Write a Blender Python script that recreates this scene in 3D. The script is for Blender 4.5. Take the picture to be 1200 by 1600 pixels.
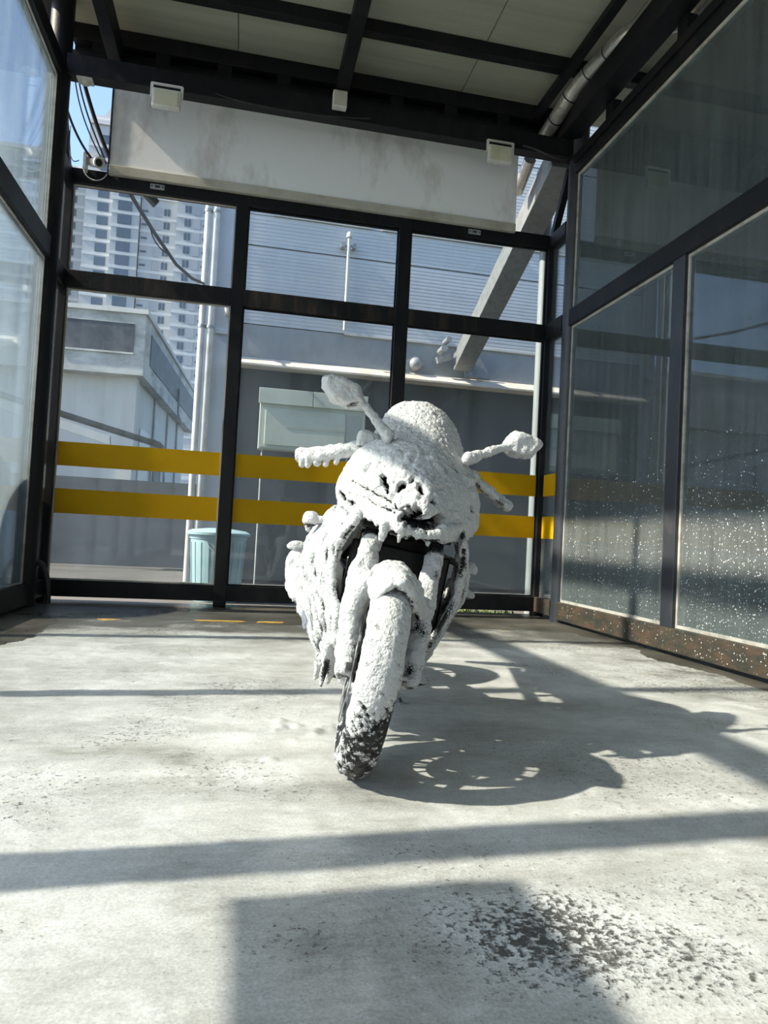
import bpy, bmesh, math, random
import numpy as np
from mathutils import Matrix, Vector, Euler

for o in list(bpy.data.objects):
    bpy.data.objects.remove(o, do_unlink=True)
S = bpy.context.scene
COL = S.collection
random.seed(7)
R = math.radians

# ------------------------------------------------------------------ camera
YAW, PITCH, ROLL = R(11.42), R(2.04), R(2.95)
CAMH = 0.68
fwd = Vector((math.sin(YAW) * math.cos(PITCH), math.cos(YAW) * math.cos(PITCH), math.sin(PITCH)))
rgt = Vector((math.cos(YAW), -math.sin(YAW), 0))
upv = rgt.cross(fwd)
r2 = math.cos(ROLL) * rgt + math.sin(ROLL) * upv
u2 = -math.sin(ROLL) * rgt + math.cos(ROLL) * upv
camd = bpy.data.cameras.new('camera')
cam = bpy.data.objects.new('camera', camd)
COL.objects.link(cam)
cam.matrix_world = Matrix(((r2.x, u2.x, -fwd.x, 0), (r2.y, u2.y, -fwd.y, 0), (r2.z, u2.z, -fwd.z, CAMH), (0, 0, 0, 1)))
camd.sensor_fit = 'VERTICAL'
camd.sensor_height = 36
camd.lens = 1110 / 1600 * 36
camd.clip_end = 600
camd.clip_start = 0.02
S.camera = cam

# ------------------------------------------------------------------ sky, sun, exposure
SUN_EL = R(40.3)
w = bpy.data.worlds.new('sky')
S.world = w
w.use_nodes = True
nt = w.node_tree
nt.nodes.clear()
sky = nt.nodes.new('ShaderNodeTexSky')
sky.sky_type = 'NISHITA'
sky.sun_disc = False
sky.sun_elevation = SUN_EL
sky.sun_rotation = R(270)
sky.dust_density = 1.0
sky.ozone_density = 2.2
bgn = nt.nodes.new('ShaderNodeBackground')
bgn.inputs['Strength'].default_value = 0.32
out = nt.nodes.new('ShaderNodeOutputWorld')
nt.links.new(sky.outputs[0], bgn.inputs[0])
nt.links.new(bgn.outputs[0], out.inputs[0])
sund = bpy.data.lights.new('sun', 'SUN')
sund.energy = 11.5
sund.angle = R(0.9)
sund.color = (1.0, 0.87, 0.70)
sun = bpy.data.objects.new('sun', sund)
COL.objects.link(sun)
sdir = Vector((1, 0.06, -math.tan(SUN_EL)))
sun.rotation_euler = sdir.to_track_quat('-Z', 'Y').to_euler()
sun.location = (-8, 2, 9)
S.view_settings.view_transform = 'Standard'
S.view_settings.look = 'None'
S.view_settings.gamma = 1
S.view_settings.use_curve_mapping = False
S.view_settings.exposure = 0.16

# ------------------------------------------------------------------ helpers
def tag(o, label=None, cat=None, group=None, kind=None):
    if label: o['label'] = label
    if cat: o['category'] = cat
    if group: o['group'] = group
    if kind: o['kind'] = kind
    return o

def empty(name, loc=(0, 0, 0), **kw):
    o = bpy.data.objects.new(name, None)
    COL.objects.link(o)
    o.location = loc
    o.empty_display_size = 0.1
    return tag(o, **kw)

def attach(o, parent, world=True):
    o.parent = parent
    if world:
        loc = Vector((0, 0, 0))
        p = parent
        while p:
            loc += p.location
            p = p.parent
        o.matrix_parent_inverse = Matrix.Translation(-loc)
    return o

class MB:
    def __init__(s):
        s.v, s.f = [], []
    def add(s, vs, fs):
        b = len(s.v)
        s.v += [tuple(p) for p in vs]
        s.f += [tuple(b + i for i in f) for f in fs]
        return s
    def box(s, x0, x1, y0, y1, z0, z1):
        vs = [(x, y, z) for x in (x0, x1) for y in (y0, y1) for z in (z0, z1)]
        return s.add(vs, [(0, 1, 3, 2), (4, 6, 7, 5), (0, 4, 5, 1), (2, 3, 7, 6), (0, 2, 6, 4), (1, 5, 7, 3)])
    def bar(s, p0, p1, wd, ht, up=(0, 0, 1)):
        p0, p1 = Vector(p0), Vector(p1)
        d = (p1 - p0).normalized()
        a = d.cross(Vector(up))
        if a.length < 1e-4: a = d.cross(Vector((1, 0, 0)))
        a.normalize(); b = a.cross(d).normalized()
        vs = []
        for p in (p0, p1):
            for i, j in ((-1, -1), (1, -1), (1, 1), (-1, 1)):
                vs.append(p + a * wd / 2 * i + b * ht / 2 * j)
        return s.add(vs, [(0, 1, 2, 3), (7, 6, 5, 4), (0, 4, 5, 1), (1, 5, 6, 2), (2, 6, 7, 3), (3, 7, 4, 0)])
    def tube(s, path, rad, n=10, cap=True):
        path = [Vector(p) for p in path]
        rads = rad if isinstance(rad, (list, tuple)) else [rad] * len(path)
        d = (path[1] - path[0]).normalized()
        a = d.cross(Vector((0.13, 0.21, 1)))
        if a.length < 1e-3: a = d.cross(Vector((1, 0, 0)))
        a.normalize()
        vs, fs = [], []
        for i, p in enumerate(path):
            q = (path[min(i + 1, len(path) - 1)] - path[max(i - 1, 0)]).normalized()
            a = (a - q * a.dot(q)).normalized()
            b = q.cross(a)
            for k in range(n):
                t = 2 * math.pi * k / n
                vs.append(p + (a * math.cos(t) + b * math.sin(t)) * rads[i])
        for i in range(len(path) - 1):
            for k in range(n):
                k2 = (k + 1) % n
                fs.append((i * n + k, i * n + k2, (i + 1) * n + k2, (i + 1) * n + k))
        if cap:
            fs.append(tuple(range(n - 1, -1, -1)))
            fs.append(tuple((len(path) - 1) * n + k for k in range(n)))
        return s.add(vs, fs)
    def lathe(s, prof, c=(0, 0, 0), axis='z', n=32, closed=False):
        """prof: list of (r, h); axis the spin axis"""
        vs, fs = [], []
        m = len(prof)
        for k in range(n):
            t = 2 * math.pi * k / n
            for r, h in prof:
                x, y = r * math.cos(t), r * math.sin(t)
                p = {'z': (x, y, h), 'x': (h, x, y), 'y': (y, h, x)}[axis]
                vs.append((p[0] + c[0], p[1] + c[1], p[2] + c[2]))
        for k in range(n):
            k2 = (k + 1) % n
            for j in range(m if closed else m - 1):
                j2 = (j + 1) % m
                fs.append((k * m + j, k2 * m + j, k2 * m + j2, k * m + j2))
        if not closed:
            if prof[0][0] > 1e-6: fs.append(tuple(k * m for k in range(n - 1, -1, -1)))
            if prof[-1][0] > 1e-6: fs.append(tuple(k * m + m - 1 for k in range(n)))
        return s.add(vs, fs)
    def ell(s, c, r, rot=None, n=16, m=10):
        vs, fs = [], []
        M = Euler(rot).to_matrix() if rot else Matrix.Identity(3)
        c = Vector(c)
        for i in range(m + 1):
            ph = math.pi * i / m
            for k in range(n):
                t = 2 * math.pi * k / n
                vs.append(c + M @ Vector((r[0] * math.sin(ph) * math.cos(t), r[1] * math.sin(ph) * math.sin(t), r[2] * math.cos(ph))))
        for i in range(m):
            for k in range(n):
                k2 = (k + 1) % n
                fs.append((i * n + k, (i + 1) * n + k, (i + 1) * n + k2, i * n + k2))
        return s.add(vs, fs)
    def prism(s, poly, axis, a, b):
        """poly of 2D points, extruded along axis from a to b"""
        n = len(poly)
        def P(p, t):
            return {'x': (t, p[0], p[1]), 'y': (p[0], t, p[1]), 'z': (p[0], p[1], t)}[axis]
        vs = [P(p, a) for p in poly] + [P(p, b) for p in poly]
        fs = [tuple(range(n)), tuple(range(2 * n - 1, n - 1, -1))]
        for i in range(n):
            j = (i + 1) % n
            fs.append((i, i + n, j + n, j))
        return s.add(vs, fs)
    def hull(s, pts):
        bm = bmesh.new()
        for p in pts: bm.verts.new(p)
        r = bmesh.ops.convex_hull(bm, input=bm.verts)
        bm.verts.index_update()
        vs = [v.co.copy() for v in bm.verts]
        fs = [[v.index for v in f.verts] for f in bm.faces]
        bm.free()
        return s.add(vs, fs)
    def loft(s, rings):
        n = len(rings[0]); b = []
        for r in rings: b += list(r)
        fs = []
        for i in range(len(rings) - 1):
            for k in range(n):
                k2 = (k + 1) % n
                fs.append((i * n + k, i * n + k2, (i + 1) * n + k2, (i + 1) * n + k))
        fs.append(tuple(range(n - 1, -1, -1)))
        fs.append(tuple((len(rings) - 1) * n + k for k in range(n)))
        return s.add(b, fs)
    def mesh(s, name, fix=True):
        me = bpy.data.meshes.new(name)
        me.from_pydata([tuple(p) for p in s.v], [], s.f)
        if fix:
            bm = bmesh.new(); bm.from_mesh(me)
            bmesh.ops.remove_doubles(bm, verts=bm.verts, dist=1e-6)
            bmesh.ops.recalc_face_normals(bm, faces=bm.faces)
            bm.to_mesh(me); bm.free()
        return me
    def build(s, name, mat, parent=None, smooth=False, bevel=0, world=True, origin=None):
        me = s.mesh(name)
        if origin is not None:
            me.transform(Matrix.Translation(-Vector(origin)))
        me.materials.append(mat)
        if smooth:
            for p in me.polygons: p.use_smooth = True
            me.set_sharp_from_angle(angle=R(50))
        o = bpy.data.objects.new(name, me)
        COL.objects.link(o)
        if origin is not None: o.location = origin
        if parent: attach(o, parent, world)
        if bevel:
            md = o.modifiers.new('bevel', 'BEVEL')
            md.width = bevel; md.segments = 2; md.limit_method = 'ANGLE'
        return o

def B(name, mat, b, parent=None, bevel=0.0, **kw):
    o = MB().box(*b).build(name, mat, parent, bevel=bevel)
    return tag(o, **kw)

# numpy value noise -------------------------------------------------------
_rng = np.random.default_rng(11)
_T = _rng.random(65536)
def vnoise(p, seed=0):
    p = np.asarray(p, float)
    i = np.floor(p).astype(np.int64); f = p - i
    f = f * f * (3 - 2 * f)
    def h(a, b, c):
        return _T[(a * 73856093 ^ b * 19349663 ^ c * 83492791 ^ (seed * 7919 + 17)) & 65535]
    r = 0
    for dx in (0, 1):
        wx = f[:, 0] if dx else 1 - f[:, 0]
        for dy in (0, 1):
            wy = f[:, 1] if dy else 1 - f[:, 1]
            for dz in (0, 1):
                wz = f[:, 2] if dz else 1 - f[:, 2]
                r = r + wx * wy * wz * h(i[:, 0] + dx, i[:, 1] + dy, i[:, 2] + dz)
    return r
_ROT = np.array(Euler((0.7, 0.4, 0.65)).to_matrix())
def fbm(p, seed=0, oct=3):
    a, t, n = 1.0, 0.0, 0.0
    p = np.asarray(p, float) @ _ROT + 5.3
    for k in range(oct):
        t = t + a * vnoise(p * 2 ** k + 31.7 * k, seed + k); n += a; a *= 0.5
    return t / n
def sstep(a, b, x):
    t = np.clip((x - a) / (b - a), 0, 1)
    return t * t * (3 - 2 * t)

# ------------------------------------------------------------------ materials
def newmat(name):
    m = bpy.data.materials.new(name)
    m.use_nodes = True
    m.node_tree.nodes.clear()
    return m, m.node_tree
def N(t, typ, **kw):
    n = t.nodes.new('ShaderNode' + typ)
    for k, v in kw.items():
        if k in n.inputs: n.inputs[k].default_value = v
        else: setattr(n, k, v)
    return n
def ramp(t, a, b, ca=(0, 0, 0, 1), cb=(1, 1, 1, 1)):
    n = t.nodes.new('ShaderNodeValToRGB')
    e = n.color_ramp.elements
    e[0].position, e[1].position = a, b
    e[0].color, e[1].color = ca, cb
    return n
def c4(c): return (c[0], c[1], c[2], 1)

def stain_mat(name, col, col2=None, rough=0.5, metal=0.0, scale=(3, 3, 3), lo=0.45, hi=0.7, bump=0.0, bscale=40, detail=6, spec=0.5):
    """base colour broken by noise patches of a second colour"""
    m, t = newmat(name)
    o = N(t, 'OutputMaterial'); p = N(t, 'BsdfPrincipled')
    p.inputs['Roughness'].default_value = rough
    p.inputs['Metallic'].default_value = metal
    p.inputs['Specular IOR Level'].default_value = spec
    t.links.new(p.outputs[0], o.inputs[0])
    tc = N(t, 'TexCoord'); mp = N(t, 'Mapping'); mp.inputs['Scale'].default_value = scale
    t.links.new(tc.outputs['Object'], mp.inputs[0])
    nz = N(t, 'TexNoise', Scale=1.0, Detail=detail, Roughness=0.65)
    t.links.new(mp.outputs[0], nz.inputs['Vector'])
    rp = ramp(t, lo, hi, c4(col), c4(col2 or col))
    t.links.new(nz.outputs[0], rp.inputs[0])
    t.links.new(rp.outputs[0], p.inputs['Base Color'])
    if bump:
        nb = N(t, 'TexNoise', Scale=bscale, Detail=4)
        t.links.new(tc.outputs['Object'], nb.inputs['Vector'])
        bp = N(t, 'Bump', Strength=bump, Distance=0.01)
        t.links.new(nb.outputs[0], bp.inputs['Height'])
        t.links.new(bp.outputs[0], p.inputs['Normal'])
    return m

def glass_mat(name, tint, hcol, lo, hi, sc=(6, 6, 0.9), rough=0.02, speck=0.0, refl=1.0, trans=0.5, lowz=None):
    m, t = newmat(name)
    o = N(t, 'OutputMaterial')
    tr = N(t, 'BsdfTransparent'); tr.inputs[0].default_value = c4(tint)
    df = N(t, 'BsdfDiffuse'); df.inputs[0].default_value = c4(hcol)
    tl = N(t, 'BsdfTranslucent'); tl.inputs[0].default_value = c4(hcol)
    dm = N(t, 'MixShader'); dm.inputs[0].default_value = trans
    t.links.new(df.outputs[0], dm.inputs[1]); t.links.new(tl.outputs[0], dm.inputs[2])
    tc = N(t, 'TexCoord'); mp = N(t, 'Mapping'); mp.inputs['Scale'].default_value = sc
    t.links.new(tc.outputs['Object'], mp.inputs[0])
    nz = N(t, 'TexNoise', Scale=1.0, Detail=8, Roughness=0.7)
    t.links.new(mp.outputs[0], nz.inputs['Vector'])
    mr = N(t, 'MapRange'); mr.inputs['From Min'].default_value = 0.35; mr.inputs['From Max'].default_value = 0.7
    mr.inputs['To Min'].default_value = lo; mr.inputs['To Max'].default_value = hi
    t.links.new(nz.outputs[0], mr.inputs[0])
    fac = mr.outputs[0]
    if lowz:                                   # dried splash dirt towards the foot of the pane
        sx = N(t, 'SeparateXYZ'); t.links.new(tc.outputs['Object'], sx.inputs[0])
        m2 = N(t, 'MapRange'); m2.inputs['From Min'].default_value = lowz[0]; m2.inputs['From Max'].default_value = lowz[1]
        m2.inputs['To Min'].default_value = lowz[2]; m2.inputs['To Max'].default_value = 0
        t.links.new(sx.outputs[2], m2.inputs[0])
        ad = N(t, 'Math', operation='ADD'); ad.use_clamp = True
        t.links.new(fac, ad.inputs[0]); t.links.new(m2.outputs[0], ad.inputs[1])
        fac = ad.outputs[0]
    if speck:
        vo = N(t, 'TexNoise', Scale=70, Detail=2)
        t.links.new(tc.outputs['Object'], vo.inputs['Vector'])
        r3 = ramp(t, 0.60, 0.68, (0, 0, 0, 1), (speck, speck, speck, 1))
        t.links.new(vo.outputs[0], r3.inputs[0])
        ad2 = N(t, 'Math', operation='ADD'); ad2.use_clamp = True
        t.links.new(fac, ad2.inputs[0]); t.links.new(r3.outputs[0], ad2.inputs[1])
        fac = ad2.outputs[0]
    mx = N(t, 'MixShader')
    t.links.new(fac, mx.inputs[0]); t.links.new(tr.outputs[0], mx.inputs[1]); t.links.new(dm.outputs[0], mx.inputs[2])
    fr = N(t, 'Fresnel', IOR=1.45)
    mu = N(t, 'Math', operation='MULTIPLY'); mu.inputs[1].default_value = refl
    t.links.new(fr.outputs[0], mu.inputs[0])
    gl = N(t, 'BsdfGlossy', Roughness=rough)
    gl.inputs[0].default_value = (0.9, 0.95, 1, 1)
    m2 = N(t, 'MixShader')
    t.links.new(mu.outputs[0], m2.inputs[0]); t.links.new(mx.outputs[0], m2.inputs[1]); t.links.new(gl.outputs[0], m2.inputs[2])
    t.links.new(m2.outputs[0], o.inputs[0])
    return m

def foam_mat(name, under=(0.012, 0.013, 0.015), white=(0.62, 0.625, 0.63), under_rough=0.25, bsc=130, bst=0.8):
    """foam where the 'foam' attribute says a layer lies, the bare part elsewhere"""
    m, t = newmat(name)
    o = N(t, 'OutputMaterial')
    at = N(t, 'Attribute', attribute_name='foam')
    tc = N(t, 'TexCoord')
    nz = N(t, 'TexNoise', Scale=bsc, Detail=3, Roughness=0.6); t.links.new(tc.outputs['Object'], nz.inputs['Vector'])
    n2 = N(t, 'TexNoise', Scale=bsc * 2.2, Detail=2); t.links.new(tc.outputs['Object'], n2.inputs['Vector'])
    sb = N(t, 'MapRange'); sb.inputs['From Min'].default_value = 0.3; sb.inputs['From Max'].default_value = 0.7
    sb.inputs['To Min'].default_value = -0.28; sb.inputs['To Max'].default_value = 0.28
    t.links.new(n2.outputs[0], sb.inputs[0])
    ad = N(t, 'Math', operation='ADD'); t.links.new(at.outputs['Fac'], ad.inputs[0]); t.links.new(sb.outputs[0], ad.inputs[1])
    rp = ramp(t, 0.38, 0.52); t.links.new(ad.outputs[0], rp.inputs[0])
    a = N(t, 'BsdfPrincipled'); a.inputs['Base Color'].default_value = c4(under); a.inputs['Roughness'].default_value = under_rough; a.inputs['Specular IOR Level'].default_value = 0.3
    b = N(t, 'BsdfPrincipled'); b.inputs['Base Color'].default_value = c4(white); b.inputs['Roughness'].default_value = 0.42
    b.inputs['Specular IOR Level'].default_value = 0.3
    nb = N(t, 'TexNoise', Scale=62, Detail=2, Roughness=0.5); t.links.new(tc.outputs['Object'], nb.inputs['Vector'])
    b0 = N(t, 'Bump', Strength=min(1.0, bst), Distance=0.011); t.links.new(nb.outputs[0], b0.inputs['Height'])
    bp = N(t, 'Bump', Strength=bst, Distance=0.007); t.links.new(nz.outputs[0], bp.inputs['Height']); t.links.new(b0.outputs[0], bp.inputs['Normal'])
    t.links.new(bp.outputs[0], b.inputs['Normal'])
    mx = N(t, 'MixShader')
    t.links.new(rp.outputs[0], mx.inputs[0]); t.links.new(a.outputs[0], mx.inputs[1]); t.links.new(b.outputs[0], mx.inputs[2])
    t.links.new(mx.outputs[0], o.inputs[0])
    return m

M_FRAME = stain_mat('black painted steel', (0.005, 0.006, 0.008), (0.018, 0.016, 0.015), 0.5, scale=(7, 7, 3), lo=0.5, hi=0.75, bump=0.15, bscale=60, spec=0.25)
M_RAIL = stain_mat('weathered rail paint', (0.006, 0.007, 0.008), (0.06, 0.042, 0.03), 0.55, scale=(9, 9, 1.4), lo=0.52, hi=0.8, bump=0.2, spec=0.25)
M_COLUMN = stain_mat('dark blue grey column paint', (0.022, 0.026, 0.033), (0.06, 0.055, 0.058), 0.4, scale=(6, 6, 5), lo=0.5, hi=0.8, bump=0.1)
M_SILL = stain_mat('mossy rusted sill', (0.026, 0.028, 0.02), (0.085, 0.05, 0.03), 0.6, scale=(5, 5, 14), lo=0.4, hi=0.7, bump=0.5)
M_SEAL = stain_mat('pale silicone seal', (0.42, 0.40, 0.36), (0.22, 0.20, 0.17), 0.6, scale=(8, 8, 8))
M_CEIL = stain_mat('cream roof sheet', (0.36, 0.365, 0.28), (0.28, 0.28, 0.21), 0.55, scale=(0.5, 9, 1), lo=0.35, hi=0.75)
M_HEADER = stain_mat('stained white sheet', (0.80, 0.81, 0.81), (0.34, 0.30, 0.25), 0.5, scale=(2.2, 2, 1.0), lo=0.52, hi=0.80, bump=0.08, detail=10)
M_TRIM = stain_mat('dirty cream trim', (0.45, 0.43, 0.36), (0.3, 0.27, 0.22), 0.6)
M_YELLOW = stain_mat('yellow vinyl tape', (0.50, 0.28, 0.0), (0.44, 0.24, 0.0), 0.6, scale=(2, 2, 2), spec=0.15)
M_WHITE = stain_mat('aged white plastic', (0.62, 0.62, 0.58), (0.45, 0.44, 0.38), 0.45)
M_LENS = stain_mat('yellowed lamp glass', (0.55, 0.54, 0.40), (0.42, 0.38, 0.25), 0.25)
M_BLACK = stain_mat('black rubber', (0.012, 0.012, 0.013), (0.02, 0.02, 0.02), 0.5)
M_GALV = stain_mat('galvanised steel', (0.34, 0.36, 0.37), (0.22, 0.23, 0.24), 0.5, metal=0.3, scale=(14, 14, 14))
M_FOIL = stain_mat('foil pipe lagging', (0.62, 0.61, 0.57), (0.35, 0.34, 0.31), 0.28, metal=0.75, scale=(9, 9, 9), bump=0.5, bscale=25)
M_CLAD = stain_mat('grey blue cladding', (0.52, 0.55, 0.57), (0.46, 0.49, 0.51), 0.45, scale=(0.4, 1, 2))
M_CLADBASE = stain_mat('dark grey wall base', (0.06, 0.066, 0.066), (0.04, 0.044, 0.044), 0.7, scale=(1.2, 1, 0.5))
M_CONC = stain_mat('pale concrete ledge', (0.62, 0.57, 0.48), (0.42, 0.36, 0.29), 0.8, scale=(2, 3, 3))
M_CABINET = stain_mat('pale green painted steel', (0.50, 0.55, 0.47), (0.40, 0.42, 0.33), 0.5, scale=(3, 3, 3), lo=0.5, hi=0.8)
M_CABDK = stain_mat('green cabinet trim', (0.36, 0.40, 0.35), None, 0.5)
M_BIN = stain_mat('pale blue plastic', (0.36, 0.56, 0.62), (0.32, 0.50, 0.56), 0.4)
M_BLDG = stain_mat('white washed render', (0.62, 0.64, 0.62), (0.50, 0.52, 0.50), 0.8, scale=(1, 1, 0.6))
M_BOX = stain_mat('weathered concrete box', (0.56, 0.59, 0.57), (0.20, 0.21, 0.195), 0.85, scale=(1.2, 1.2, 2.4), lo=0.42, hi=0.72, detail=10)
M_BWIN = stain_mat('dark building window', (0.05, 0.062, 0.075), (0.12, 0.13, 0.14), 0.6, scale=(2, 2, 2))
M_TOWER = stain_mat('tower render', (0.50, 0.52, 0.53), (0.45, 0.47, 0.49), 0.8, scale=(0.02, 0.02, 0.02))
M_TOWERW = stain_mat('tower pale band', (0.66, 0.67, 0.67), None, 0.8)
M_TWIN = stain_mat('tower window', (0.10, 0.13, 0.17), None, 0.2)
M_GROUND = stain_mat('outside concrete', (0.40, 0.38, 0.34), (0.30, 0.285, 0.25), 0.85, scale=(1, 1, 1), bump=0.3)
M_LEAF = stain_mat('weed green', (0.10, 0.18, 0.035), (0.22, 0.26, 0.06), 0.6, scale=(20, 20, 20))
M_PAINTY = stain_mat('worn yellow floor paint', (0.62, 0.36, 0.05), (0.22, 0.17, 0.09), 0.6, scale=(30, 30, 1), lo=0.5, hi=0.62)
M_NEIGH = stain_mat('grey partition sheet', (0.42, 0.46, 0.46), (0.34, 0.38, 0.38), 0.6)

G_BACK = glass_mat('back glass', (0.93, 0.96, 0.97), (0.58, 0.62, 0.61), 0.015, 0.075, (5, 5, 0.7), refl=0.7, lowz=(0.1, 2.2, 0.10))
G_LEFT = glass_mat('left glass', (0.90, 0.95, 0.97), (0.62, 0.75, 0.82), 0.03, 0.16, (1, 9, 0.8), speck=0.05, refl=0.8, trans=0.6, lowz=(0.2, 3.4, 0.14))  # haze coloured blue to stand in for the sky's light
G_RIGHT = glass_mat('right glass', (0.80, 0.86, 0.86), (0.46, 0.53, 0.53), 0.13, 0.28, (1, 14, 0.8), rough=0.015, speck=0.10, refl=1.0, lowz=(0.1, 1.6, 0.12))

# ------------------------------------------------------------------ the bay: floor, walls, glass
XL, XR, YB, YC = -1.62, 2.85, 6.45, 6.0     # side wall planes, back glass, columns
Y0 = -4.5                                   # open front of the bay, behind the camera; roof lengthened to cut sky light

def floor_mat():
    m, t = newmat('wet concrete floor')
    o = N(t, 'OutputMaterial'); p = N(t, 'BsdfPrincipled')
    t.links.new(p.outputs[0], o.inputs[0])
    tc = N(t, 'TexCoord')
    n1 = N(t, 'TexNoise', Scale=1.3, Detail=8, Roughness=0.65); t.links.new(tc.outputs['Object'], n1.inputs['Vector'])
    n2 = N(t, 'TexNoise', Scale=120, Detail=3); t.links.new(tc.outputs['Object'], n2.inputs['Vector'])
    r1 = ramp(t, 0.35, 0.7, (0.030, 0.028, 0.022, 1), (0.11, 0.10, 0.082, 1)); t.links.new(n1.outputs[0], r1.inputs[0])
    r2_ = ramp(t, 0.55, 0.7, (0, 0, 0, 1), (0.22, 0.22, 0.20, 1)); t.links.new(n2.outputs[0], r2_.inputs[0])
    mx = N(t, 'Mix', data_type='RGBA', blend_type='ADD'); mx.inputs['Factor'].default_value = 0.5
    t.links.new(r1.outputs[0], mx.inputs['A']); t.links.new(r2_.outputs[0], mx.inputs['B'])
    t.links.new(mx.outputs['Result'], p.inputs['Base Color'])
    rr = ramp(t, 0.35, 0.7, (0.22, 0.22, 0.22, 1), (0.55, 0.55, 0.55, 1)); t.links.new(n1.outputs[0], rr.inputs[0])
    t.links.new(rr.outputs[0], p.inputs['Roughness'])
    bp = N(t, 'Bump', Strength=0.35, Distance=0.004); t.links.new(n2.outputs[0], bp.inputs['Height'])
    t.links.new(bp.outputs[0], p.inputs['Normal'])
    return m
M_FLOOR = floor_mat()
B('floor', M_FLOOR, (-1.95, 3.05, Y0, 6.18, -0.12, 0), label='wet concrete wash bay floor', cat='floor', kind='structure')
B('floor', M_FLOOR, (-1.95, 3.05, 6.20, 6.60, -0.12, 0.0), label='raised concrete strip under the back glass', cat='floor', kind='structure')
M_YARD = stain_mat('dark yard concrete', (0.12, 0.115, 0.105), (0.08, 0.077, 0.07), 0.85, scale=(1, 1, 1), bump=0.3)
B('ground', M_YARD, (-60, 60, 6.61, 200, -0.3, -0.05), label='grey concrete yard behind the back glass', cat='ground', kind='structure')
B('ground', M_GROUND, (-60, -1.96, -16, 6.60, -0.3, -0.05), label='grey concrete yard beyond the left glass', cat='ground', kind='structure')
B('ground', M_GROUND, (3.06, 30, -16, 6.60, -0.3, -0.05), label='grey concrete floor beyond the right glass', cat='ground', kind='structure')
B('ground', M_GROUND, (-1.94, 3.04, -16, Y0 - 0.02, -0.3, -0.05), label='concrete apron in front of the wash bay', cat='ground', kind='structure')

# back wall frame
wb = empty('wall_back', (0.6, YB, 0), label='black steel frame of the back glass wall', cat='wall', kind='structure')
for x0, x1 in ((XL - 0.05, XL + 0.06), (-0.19, -0.08), (1.305, 1.425), (2.80, 2.90)):
    B('mullion', M_FRAME, (x0, x1, YB - 0.05, YB + 0.05, 0.0, 3.70), wb, 0.004)
for x0, x1 in ((-1.56, -0.19), (-0.08, 1.305), (1.425, 2.80)):
    B('bottom_rail', M_FRAME, (x0, x1, YB - 0.045, YB + 0.045, 0.045, 0.185), wb, 0.004)
    B('middle_rail', M_RAIL, (x0, x1, YB - 0.05, YB + 0.05, 2.67, 2.82), wb, 0.004)
    B('top_rail', M_FRAME, (x0, x1, YB - 0.05, YB + 0.05, 3.575, 3.70), wb, 0.004)
wn = 0
def pane(b, mat, label, axis):
    global wn
    wn += 1
    o = MB().box(*b).build('window_%d' % wn, mat)
    tag(o, label, 'window', kind='structure')
    return o
def bead(b, parent, t=0.012, axis='y', side=-1, mat=None):
    """glazing bead round a pane, on the inner side"""
    x0, x1, y0, y1, z0, z1 = b
    m = MB()
    if axis == 'y':
        ya, yb_ = y0 - 0.012, y0
        m.box(x0, x1, ya, yb_, z0, z0 + t).box(x0, x1, ya, yb_, z1 - t, z1).box(x0, x0 + t, ya, yb_, z0 + t, z1 - t).box(x1 - t, x1, ya, yb_, z0 + t, z1 - t)
    else:
        xa, xb = (x0 - 0.012, x0) if side < 0 else (x1, x1 + 0.012)
        m.box(xa, xb, y0, y1, z0, z0 + t).box(xa, xb, y0, y1, z1 - t, z1).box(xa, xb, y0, y0 + t, z0 + t, z1 - t).box(xa, xb, y1 - t, y1, z0 + t, z1 - t)
    m.build('glazing_bead', mat or M_SEAL, parent)

for i, (x0, x1, nm) in enumerate(((-1.56, -0.19, 'left'), (-0.08, 1.305, 'middle'), (1.425, 2.80, 'right'))):
    b = (x0, x1, YB + 0.004, YB + 0.012, 0.185, 2.67)
    o = pane(b, G_BACK, 'tall lower pane with two yellow stripes, %s of the back glass wall' % nm, 'y')
    bead(b, o, mat=M_TRIM if i == 0 else M_FRAME)
    for z0, z1 in ((1.15, 1.355), (0.745, 0.955)):
        B('yellow_stripe', M_YELLOW, (x0 + 0.001, x1 - 0.001, YB - 0.001, YB + 0.0035, z0, z1), o)
    b = (x0, x1, YB + 0.004, YB + 0.012, 2.82, 3.575)
    o = pane(b, G_BACK, 'wide upper pane, %s of the back glass wall' % nm, 'y')
    bead(b, o, mat=M_TRIM if i == 0 else M_FRAME)
# narrow returns between columns and back glass
for sx, nm in ((XL, 'left'), (XR, 'right')):
    for z0, z1, up in ((0.185, 2.67, 'lower'), (2.82, 3.575, 'upper')):
        b = (sx - 0.004, sx + 0.004, YC + 0.06, YB - 0.06, z0, z1)
        o = pane(b, G_BACK, 'narrow %s return pane beside the %s column' % (up, nm), 'x')
        if up == 'lower':
            for a, c in ((1.15, 1.355), (0.745, 0.955)):
                B('yellow_stripe', M_YELLOW, (sx - 0.008, sx - 0.0045, YC + 0.061, YB - 0.061, a, c), o)
    wr = empty('wall_return_%s' % nm, (sx, 6.2, 0), label='short black rails joining the %s column to the back frame' % nm, cat='wall', kind='structure')
    for z0, z1, mt in ((0.045, 0.185, M_SILL if nm == 'right' else M_FRAME), (2.67, 2.82, M_RAIL), (3.575, 3.70, M_FRAME)):
        B('rail', mt, (sx - 0.05, sx + 0.05, YC + 0.06, YB - 0.05, z0, z1), wr, 0.004)
    MB().bar((sx, YC + 0.10, 4.22), (sx, YB - 0.04, 3.72), 0.06, 0.06).build('corner_strut', M_FRAME, wr)

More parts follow.
